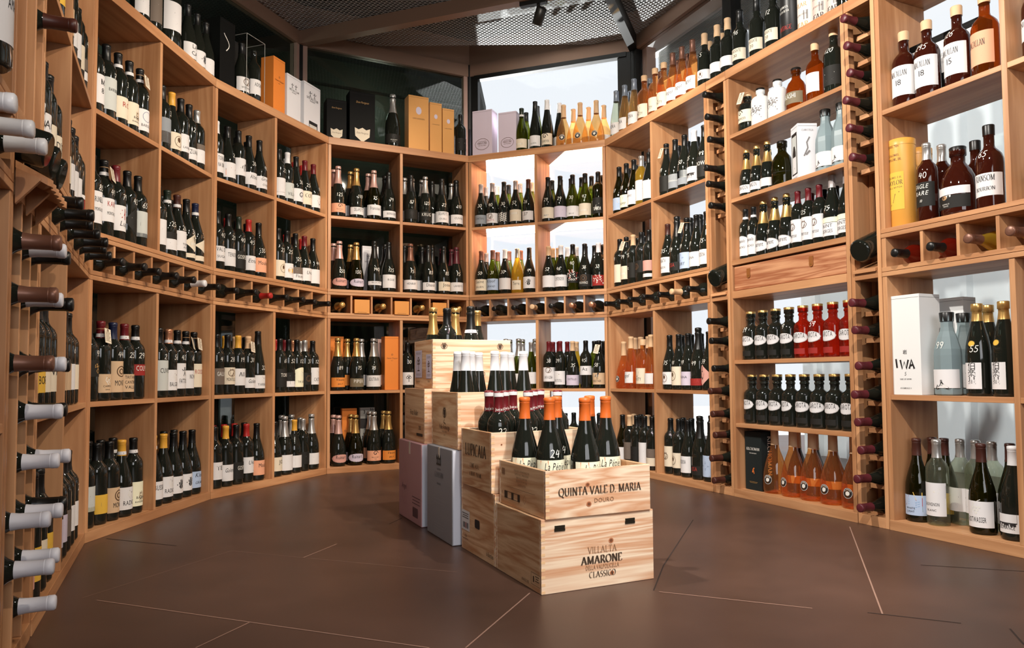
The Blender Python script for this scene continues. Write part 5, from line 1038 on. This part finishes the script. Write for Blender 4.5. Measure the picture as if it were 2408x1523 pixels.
def mac(mb, mp, w, h, M): rect(mb, -w*.4, w*.4, h*.45, h*.9, mp, M(LAB('w'))); q = lambda x, y: (x, -.0013, y); place(mb, 'MACALLAN', w*.14, 0, h*.68, q, M(I_['k']), 'S', w*.7); fine(mb, -w*.25, w*.25, h*.6, q, M(I_['g']), 2)
for pa, nm in ((2122, 'first-from-left'), (2190, 'second-from-left'), (2258, 'third-from-left')): gift(5, pa, pa+50, Z7, 0, .07, .165, BLK, 'gift_box', f'black whisky carton with white panel behind the tall bottles of far-right bay, {nm}', 'gift box', mac, 0, .27)
def tin(fi, px, d, z, r, h, col, label, lines, name='tin_canister'):
    f = F[fi]; u = f.u_at(px, d, z+.1); root = thing(name, label, 'tin', f.pt(u, d, z+.0004), f.rot)
    mb = MB(); mb.lathe([(0, r-.002), (.002, r), (h-.025, r)], 28, 0, True, False); obj('tube', mb, P('tin_'+str(col), srgb(*col), .4), root)
    mb = MB(); mb.lathe([(h-.0245, r+.0008), (h-.002, r+.0008), (h, r-.003)], 28, 0, False, True); obj('lid', mb, P('tin_'+str(col), srgb(*col), .4), root)
    mats = []; 
    def M(x):
        if x not in mats: mats.append(x)
        return mats.index(x)
    mp = lambda x, y: ((r+.0008)*math.cos(-PI/2+x/r), (r+.0008)*math.sin(-PI/2+x/r), y); mb = MB(); lines(mb, mp, r, h, M); obj('label', mb, mats, root)
def taylor(mb, mp, r, h, M):
    n = 10; x0, x1 = -r*.75, r*.75
    for k in range(n): rect(mb, x0+(x1-x0)*k/n, x0+(x1-x0)*(k+1)/n, h*.2, h*.62, mp, M(LAB('y')))
    q = lambda x, y: (mp(x, y)[0]*1.006, mp(x, y)[1]*1.006, y); k = M(I_['n'])
    place(mb, 'COLONEL E.H.', .007, 0, h*.55, q, k, 'S', r*1.3); place(mb, 'TAYLOR', .016, 0, h*.48, q, k, 'S', r*1.35); place(mb, 'SMALL BATCH', .006, 0, h*.44, q, k); line(mb, [(-r*.3, h*.25), (r*.1, h*.38), (-r*.1, h*.28), (r*.4, h*.4)], .002, q, k)
    place(mb, 'COLONEL', .008, 0, h*.8, mp, k, 'S', r*1.2); place(mb, 'TAYLOR, JR.', .009, 0, h*.75, mp, k, 'S', r*1.3); place(mb, 'LABEL TEN', .008, 0, h*.9, mp, k, 'n', r*1.3)
    for j in range(5): rect(mb, -r*1.2, r*1.2, h*(.03+.02*j), h*(.034+.02*j), mp, k)
tin(5, 2124, .075, ZUT, .0475, .335, (222, 160, 70), 'large yellow bourbon tin with printed label, by the post of far-right bay', taylor)
tin(5, 2163, .165, ZUT, .0475, .31, (222, 160, 70), 'yellow bourbon tin mostly hidden behind the black bottle of far-right bay', taylor)
def year(c):
    def g(mb, mp, r, h, M): place(mb, 'YEAR', .022, 0, h*.05, mp, M(I_[c]), 'S', r*1.6); place(mb, 'YEAR', .018, 0, h*.34, mp, M(I_[c]), 'S', r*1.5); place(mb, 'OLD SCOTCH', .007, 0, h*.22, mp, M(I_['n']), 'S', r*1.3); rect(mb, r*.3, r*.75, h*.15, h*.28, mp, M(I_['g'])); fine(mb, -r*.7, r*.7, h*.17, mp, M(I_['g']), 2)
    return g
tin(5, 1861, .07, ZT, .047, .31, (30, 30, 30), 'black canister with red lettering on top ledge of drawer bay', lambda mb, mp, r, h, M: (place(mb, 'VINTAGE', .02, 0, h*.14, mp, M(I_['r']), 'S', r*1.6), place(mb, 'QUINTA', .01, 0, h*.46, mp, M(I_['w']), 'S', r*1.2), place(mb, 'DE LA ROSA', .01, 0, h*.4, mp, M(I_['w']), 'S', r*1.2), None)[-1])
tin(5, 1900, .07, ZT, .044, .31, (226, 220, 212), 'white canister with gold lettering on top ledge of drawer bay', year('G'))
tin(5, 1936, .07, ZT, .042, .30, (220, 196, 186), 'pinkish canister with black lettering on top ledge of drawer bay', year('k'))
tin(5, 1969, .07, ZT, .040, .30, (218, 206, 196), 'cream canister beside the narrow rack on top ledge of drawer bay', year('k'))

# ---------------------------------------------------------------- the stack of wine crates on the floor
CA = math.radians(25.4); EX = Vector((math.cos(CA), math.sin(CA))); EY = Vector((-math.sin(CA), math.cos(CA)))
def crate(corner, w_, l, z, h, open_, name, label, cat, draw_front=None, draw_side=None, mats=None, th=.011):
    c = Vector(corner)*S; w_, l, z, h = w_*S, l*S, z*S, h*S
    root = thing(name, label, cat, (c.x, c.y, z+.0005), CA, 'crates and cartons stacked on the floor' if 0 else None)
    if mats is None:
        for nm, q, m in (('front_panel', (0, w_, 0, th, 0, h), PX), ('back_panel', (0, w_, l-th, l, 0, h), PX), ('side_panel', (0, th, th+.0003, l-th-.0003, 0, h), PY), ('side_panel', (w_-th, w_, th+.0003, l-th-.0003, 0, h), PY), ('bottom_board', (th, w_-th, th, l-th, .001, .009), PX)):
            mb = MB(); mb.box(*q); obj(nm, mb, m, root, .0012)
        if not open_: mb = MB(); mb.box(th, w_-th, th, l-th, h-.011, h-.001); obj('lid', mb, PX, root, .001)
        mb = MB()                               # staggered finger joints and nail heads at the corner
        k = int(h/.018)
        for i in range(k): mb.box(-.0006, th, -.0006, .0002, h*i/k+.002, h*i/k+.009)
        obj('corner_joint', mb, P('joint_wood', srgb(222, 184, 140), .7), root)
    else:
        mb = MB(); mb.box(0, w_, 0, l, 0, h); obj('carton', mb, mats, root, .003)
        mb = MB(); mb.box(w_*.1, w_*.9, l*.49, l*.51, h, h+.0006); mb.box(-.0007, 0, l*.47, l*.53, h-.05, h); obj('tape', mb, P('packing_tape', srgb(206, 196, 180), .3), root)
    MM = []
    def M(x):
        if x not in MM: MM.append(x)
        return MM.index(x)
    mb = MB()
    if draw_front: draw_front(mb, lambda x, y: (x, -.0009, y), w_, h, M)
    if draw_side: draw_side(mb, lambda x, y: (-.0009, l-x, y), l, h, M)
    if mb.f: obj('lettering', mb, MM, root)
    root['_wl'] = (w_, l); return root
BR = P('brand_ink', srgb(66, 50, 36), .7); BRL = P('brand_ink_light', srgb(140, 104, 74), .7)
def knot(mb, x, y, r, mp, M): disc(mb, x, y, r, r*.9, mp, M(P('knot_rim', srgb(176, 112, 74), .7))); disc(mb, x, y, r*.62, r*.55, lambda a, b: tuple(p-(.0003 if i == 1 else 0) for i, p in enumerate(mp(a, b))), M(P('knot_heart', srgb(112, 66, 40), .7)))
def am_front(mb, mp, w, h, M):
    b = M(BR); knot(mb, w*.605, h*.62, .008, mp, M); knot(mb, w*.61, h*.17, .007, mp, M)
    q = lambda x, y: (x, -.0015, y)
    place(mb, 'VILLALTA', h*.088, w*.525, h*.475, q, M(BRL), 'S', w*.26, 'c', .13); place(mb, 'AMARONE', h*.105, w*.52, h*.33, q, b, 'S', w*.45, 'c', .24)
    place(mb, 'DELLA VALPOLICELLA', h*.062, w*.525, h*.25, q, M(BRL), 'n', w*.3); place(mb, 'CLASSICO', h*.08, w*.525, h*.14, q, b, 'S', w*.24, 'c', .16)
def am_side(mb, mp, l, h, M):
    b = M(BR)
    for r in ((.80, .98, .24, .245), (.80, .98, .08, .085), (.80, .803, .08, .245), (.98, .983, .08, .245)): rect(mb, r[0]*l, r[1]*l, r[2]*h, r[3]*h, mp, b)
    rect(mb, .84*l, .86*l, .12*h, .2*h, mp, b); fine(mb, .88*l, .96*l, .2*h, mp, b, 3, .006, .002); place(mb, 'AMARONE', .008, .68*l, .06*h, mp, M(BRL), 'S', l*.2)
o = crate((.0203, 2.2198), .3997, .3532, 0, .2205, False, 'wine_crate', 'closed pine crate lettered AMARONE, at the front bottom of the stack', 'wine crate', am_front, am_side)
for x in (.155, .78):
    mb = MB(); w_ = o['_wl'][0]; mb.box(w_*x-.016, w_*x+.016, -.0025, 0, .9*.195-.014, .9*.195-.007); mb.box(w_*x-.015, w_*x+.015, -.0035, 0, .9*.195-.006, .9*.195+.001); obj('latch', mb, P('dark_latch', srgb(48, 44, 34), .4, .5), o)
def qu_front(mb, mp, w, h, M):
    b = M(BR); knot(mb, w*.385, h*.66, .007, mp, M); knot(mb, w*.395, h*.25, .008, mp, M); q = lambda x, y: (x, -.0015, y)
    place(mb, 'QUINTA VALE D. MARIA', h*.165, w*.51, h*.46, q, b, 'S', w*.79, 'c', .2); place(mb, 'DOURO', h*.09, w*.54, h*.275, q, M(BRL), 's', w*.22)
def qu_side(mb, mp, l, h, M):
    b = M(BR); c = M(BRL)
    for k in range(5): place(mb, ('PRODUZIDO E ENGARRAFADO POR', 'QUINTA VALE D. MARIA DOURO', 'VINHO TINTO PORTUGAL', 'PRODUCT OF PORTUGAL', 'CONTEM SULFITOS')[k], .0058, l*.52, h*(.83-.075*k), mp, c, 'n', l*.55)
    rect(mb, l*.18, l*.80, h*.44, h*.448, mp, c); rect(mb, l*.07, l*.14, h*.70, h*.84, mp, c)
    for x0, x1 in ((.13, .2), (.29, .34), (.43, .48)): rect(mb, l*x0, l*x1, h*.17, h*.33, mp, b)
    for y in (.17, .32): rect(mb, l*.13, l*.48, h*y, h*(y+.012), mp, b)
    ring(mb, l*.58, h*.26, .011, .013, .0012, mp, c, 4); place(mb, 'e', .012, l*.08, h*.25, mp, c)
quinta = crate((.0348, 2.2192), .3736, .3559, .2205, .144, True, 'wine_crate', 'open pine crate lettered QUINTA VALE, holding orange-capped bottles', 'wine crate', qu_front, qu_side)
def six_side(mb, mp, l, h, M):
    w_ = M(LAB('w')); k = M(I_['k']); q = lambda x, y: (mp(x, y)[0]-.0005, mp(x, y)[1], mp(x, y)[2])
    rect(mb, .01*l, .27*l, .30*h, .60*h, mp, w_); fine(mb, .04*l, .24*l, .55*h, q, k, 3, .007, .002)
    for i in range(9): rect(mb, (.06+.019*i)*l, (.066+.019*i+.004*(i % 3))*l, .335*h, .42*h, q, M(I_['r']) if i in (4, 5) else k)
    place(mb, 'n°26', .009, .14*l, .2*h, mp, M(BR), 'n'); rect(mb, .03*l, .22*l, .17*h, .176*h, mp, M(BR)); place(mb, '6 Bottles', .014, .86*l, .09*h, mp, M(BR), 'n', l*.2)
six = crate((-.1335, 2.545), .40, .336, 0, .245, False, 'wine_crate', 'closed pine crate with a hand hole and white sticker, second on the floor', 'wine crate', None, six_side)
w_, l_ = six['_wl']; mb = MB(); n = 6; cx, cz, a, b, r = l_*.5, .245*S*.47, .022, .014, .007
pts = []
for sx, sy, a0 in ((1, 1, 0), (-1, 1, 90), (-1, -1, 180), (1, -1, 270)): pts += [(cx+sx*(a-r)+r*math.cos(math.radians(a0+90*k/n)), cz+sy*(b-r)+r*math.sin(math.radians(a0+90*k/n))) for k in range(n+1)]
mb.add([(-.0008, l_-x, y) for x, y in pts], [tuple(range(len(pts)))[::-1]]); ring(mb, cx, cz, a*1.12, b*1.15, .003, lambda x, y: (-.0006, l_-x, y), 1, 24); obj('painted_hand_hole', mb, [INK['k'], P('cut_edge', srgb(222, 176, 130), .7)], six)  # dark inside of the hole painted as a flat black plate
def lup_side(mb, mp, l, h, M):
    b = M(BR); place(mb, 'LUPICAIA', h*.2, l*.5, h*.55, mp, b, 'S', l*.7, 'c', .2); place(mb, 'CONT. 4,5 L', h*.075, l*.46, h*.34, mp, b, 'S', l*.3); place(mb, '6 BOUT. 750 ML', h*.07, l*.5, h*.2, mp, b, 'S', l*.4)
lup = crate((-.146, 2.557), .385, .302, .2455, .209, True, 'wine_crate', 'open pine crate lettered LUPICAIA, holding bottles with red capsules', 'wine crate', lambda mb, mp, w, h, M: (knot(mb, w*.1, h*.8, .003, mp, M), line(mb, [(w*.62, h*.6), (w*.66, h*.75), (w*.7, h*.65)], .003, mp, M(BR)))[-1], lup_side)
def grey_side(mb, mp, l, h, M):
    b = M(P('grey_print', srgb(58, 58, 54), .6)); q = lambda x, y: (mp(x, y)[0]-.0004, mp(x, y)[1], mp(x, y)[2])
    rect(mb, .40*l, .58*l, .80*h, .88*h, mp, b)
    for k in range(3): poly(mb, [((.40+.065*k)*l, .88*h), ((.45+.065*k)*l, .88*h), ((.425+.065*k)*l, .925*h)], mp, b); rect(mb, (.415+.06*k)*l, (.44+.06*k)*l, .82*h, .86*h, q, M(P('grey_card', srgb(150, 152, 158), .6)))
    place(mb, 'CHATEAU', .007, .5*l, .745*h, mp, b, 'S', l*.25); place(mb, 'COUSSIN', h*.055, .5*l, .665*h, mp, b, 'S', l*.55, 'c', .11); place(mb, 'PROVENCE', .007, .5*l, .585*h, mp, b, 'S', l*.26)
    fine(mb, .3*l, .75*l, .42*h, mp, M(P('grey_card2', srgb(170, 172, 178), .6)), 2, .012); fine(mb, .3*l, .7*l, .16*h, mp, M(MATS['grey_card2']), 3, .01)
def two_tone(name, c1, c2):
    m = P(name, srgb(*c1), .6); return m
g = crate((-.3143, 2.860), .36, .322, 0, .366, False, 'wine_carton', 'tall grey wine carton with a tower emblem, third on the floor', 'wine carton', None, grey_side, P('grey_card', srgb(150, 152, 158), .6))
mb = MB(); mb.box(.003, .36*S-.003, -.001, .0, .003, .366*S-.003); obj('white_end', mb, P('white_card', srgb(214, 218, 230), .6), g)['label'] = 'white end flap'
def pink_side(mb, mp, l, h, M):
    b = M(P('pink_print', srgb(104, 72, 78), .6)); c = M(P('pink_deep', srgb(182, 134, 138), .6))
    place(mb, 'Angel', h*.07, .26*l, .38*h, mp, b, 'i', l*.4); ring(mb, .27*l, .42*h, .045, .075, .0015, mp, c, 20); ring(mb, .24*l, .3*h, .02, .03, .001, mp, c, 16); line(mb, [(.3*l, .9*h), (.2*l, .75*h), (.34*l, .62*h)], .002, mp, c)
    for k in range(14): rect(mb, (.64+.016*k)*l, (.648+.016*k+.004*(k % 3))*l, .08*h, .2*h, mp, b)
    fine(mb, .62*l, .95*l, .32*h, mp, b, 3, .012, .003)
pk = crate((-.4866, 3.215), .36, .366, 0, .357, False, 'wine_carton', 'tall dusty pink wine carton, last in the row on the floor', 'wine carton', None, pink_side, P('pink_card', srgb(196, 152, 156), .6))
mb = MB(); mb.box(.003, .36*S-.003, -.001, .0, .003, .357*S-.003); obj('white_end', mb, P('white_card', srgb(214, 218, 230), .6), pk)['label'] = 'white end flap'
def vad_side(mb, mp, l, h, M):
    b = M(BR); art(mb, 'crest', .52*l, .62*h, .021, mp, lambda k: b); line(mb, [(.52*l, .5*h), (.48*l, .45*h), (.56*l, .42*h)], .003, mp, b); place(mb, 'Valle Armonge', .017, .52*l, .32*h, mp, b, 'n', l*.5); place(mb, 'VIGNA QUINTA', .006, .52*l, .26*h, mp, M(BRL), 'S', l*.3); place(mb, '2020', .006, .52*l, .2*h, mp, M(BRL), 'S')
vad = crate((-.292, 2.862), .40, .332, .3665, .222, True, 'wine_crate', 'open pine crate with a plumed crest, holding bottles with white screw caps', 'wine crate', None, vad_side)
def fritz_side(mb, mp, l, h, M):
    b = M(BR); place(mb, 'Fritz Keller', .021, .5*l, .5*h, mp, b, 'n', l*.42); fine(mb, .72*l, .84*l, .3*h, mp, b, 3, .006, .002); rect(mb, .62*l, .92*l, .12*h, .17*h, mp, b)
fritz = crate((-.476, 3.236), .38, .315, .3575, .240, False, 'wine_crate', 'closed pine crate with blackletter lettering, on the dusty pink carton', 'wine crate', None, fritz_side)
def cas_front(mb, mp, w, h, M):
    b = M(BR)
    for x in (.14, .86): art(mb, 'crest', w*x, h*.86, .014, mp, lambda k: b)
    place(mb, 'CAROSSO', h*.1, w*.52, h*.24, mp, b, 'n', w*.5)
def cas_side(mb, mp, l, h, M):
    for x0, x1, y0, y1 in ((.06, .44, .22, .8), (.66, .94, .2, .7)):
        rect(mb, l*x0, l*x1, h*y0, h*y1, mp, M(LAB('l'))); q = lambda x, y: (mp(x, y)[0]-.0004, mp(x, y)[1], mp(x, y)[2]); art(mb, 'tree', l*(x0+x1)/2, h*(y0+y1)/2, l*(x1-x0)*.28, q, lambda k: M(INK['n'])); fine(mb, l*(x0+.05), l*(x1-.05), h*(y1-.05), q, M(INK['g']), 2, .005); fine(mb, l*(x0+.05), l*(x1-.05), h*(y0+.08), q, M(INK['g']), 2, .005)
    place(mb, 'Made in Italy', .008, .22*l, .12*h, mp, M(BR), 'n'); place(mb, '750 ML', .008, .8*l, .12*h, mp, M(BR), 'n')
cas = crate((-.442, 3.258), .375, .285, .5985, .218, True, 'wine_crate', 'topmost pine crate with two crests, holding gold-foiled and dark bottles', 'wine crate', cas_front, cas_side)
def fill(cr, rows, label, group):
    w_, l = cr['_wl']; o = Vector(cr.location); n = 0
    for ly, recs in rows:
        for r in recs.split(';'):
            d = parse(r); z = o.z+.0095; lo, hi = -.1, w_+.2
            for _ in range(40):
                m = (lo+hi)/2; p = o.xy+EX*m+EY*ly
                if proj(p.x, p.y, z+.25)[0] < d['px']: lo = m
                else: hi = m
            rm = max(q for _, q in PROF[d['sh']])*d['sc']; lx = min(max(lo, .0115+rm), w_-.0115-rm); p = o.xy+EX*lx+EY*ly
            bottle(d, (p.x, p.y, z), CA+random.uniform(-.3, .3)-.1, label(d, n), group, 400+n); n += 1
def lab(cap, what, names):
    return lambda d, n: f'{cap}, {names[n]} in {what}'
PEP = 'e46-128 @orange:.6 "La_Pépie|.Domaine !i'
fill(quinta, ((.062, f'1375 Uko {PEP} *1.03'), (.149, f'1292 Uko {PEP} $24 *1.03; 1437 Uko {PEP} *1.03'), (.245, f'1228 Uko {PEP} *1.03; 1309 Uko {PEP} $24 *1.03; 1390 Uko {PEP} *1.03')), lab('orange-capped dark bottle', 'the front open crate', ('nearest the front panel', 'middle row, priced in white', 'middle row at far end', 'back row at near end', 'back row centre', 'back row at far end')), 'orange-capped bottles in the front open crate')
fill(lup, ((.056, '1170 Bkr w $22 +w; 1242 Bkr w $22 +w; 1311 Bkr w +w'), (.135, '1124 Bkr w +w; 1186 Bkr w +w; 1254 Bkr w +w'), (.212, '1150 Bkr w +w; 1206 Bkr w +w; 1270 Bkr w +w')), lab('red-capped dark bottle', 'the second open crate', tuple(f'{r} row {c}' for r in ('front', 'middle', 'back') for c in ('first-from-left', 'second-from-left', 'third-from-left'))), 'red-capsuled bottles in the second open crate')
fill(vad, ((.055, '1085 Hkw w; 1164 Hkw w; 1231 Hkw w'), (.137, '1050 Hkw w; 1108 Hkw w; 1186 Hkw w'), (.22, '1126 Hkw w; 1200 Hkw w')), lab('white-capped slim dark bottle', 'the third open crate', ('front row first-from-left', 'front row second-from-left', 'front row third-from-left', 'middle row first-from-left', 'middle row second-from-left', 'middle row third-from-left', 'back row first-from-left', 'back row second-from-left')), 'white-capped bottles in the third open crate')
fill(cas, ((.07, '1051 Bkk w *1.04; 1107 Ckk w +n'), (.17, '1009 CkG w; 1071 CkG w; 1122 UkG w *1.06')), lambda d, n: ('dark bottle with black capsule in the topmost crate', 'dark bottle with white neck band in the topmost crate', 'gold-foiled champagne bottle in the topmost crate, first-from-left', 'gold-foiled champagne bottle in the topmost crate, between two black-capped bottles', 'dark bottle with gold-rimmed cork in the topmost crate')[n], 'bottles in the topmost crate')

# ---------------------------------------------------------------- track spotlight under the mesh ceiling
k = min((i*.01 for i in range(20, 330)), key=lambda q: abs(proj(*(C2+F[4].t*q), ZBM)[0]-1266)); sp = C2+F[4].t*k
root = thing('track_spotlight', 'black track spotlight hanging under the wire mesh ceiling', 'spotlight', (sp.x, sp.y, ZBM+.001), F[4].rot)
mb = MB(); mb.box(-.11, .05, -.018, .018, -.025, 0); obj('driver_box', mb, BLACKSTEEL, root, .002)
mb = MB(); mb.box(-.008, .008, -.006, .006, -.085, -.025); obj('arm', mb, BLACKSTEEL, root)
hd = Matrix.Translation((.012, -.02, -.105)) @ Matrix.Rotation(.55, 4, 'X') @ Matrix.Rotation(.5, 4, 'Y')
mb = MB(); mb.lathe([(-.045, .022), (-.04, .030), (.045, .030), (.05, .02)], 20); o = obj('lamp_head', mb, BLACKSTEEL, root); o.matrix_local = hd
mb = MB(); mb.lathe([(-.047, .030), (-.047, .022), (-.044, .021)], 20, 0, False, False); o = obj('lens_ring', mb, P('grey_ring', srgb(150, 150, 150), .4), root); o.matrix_local = hd
bpy.context.view_layer.update()
print('bottles', N_BOTTLES[0], 'objects', len(bpy.data.objects))
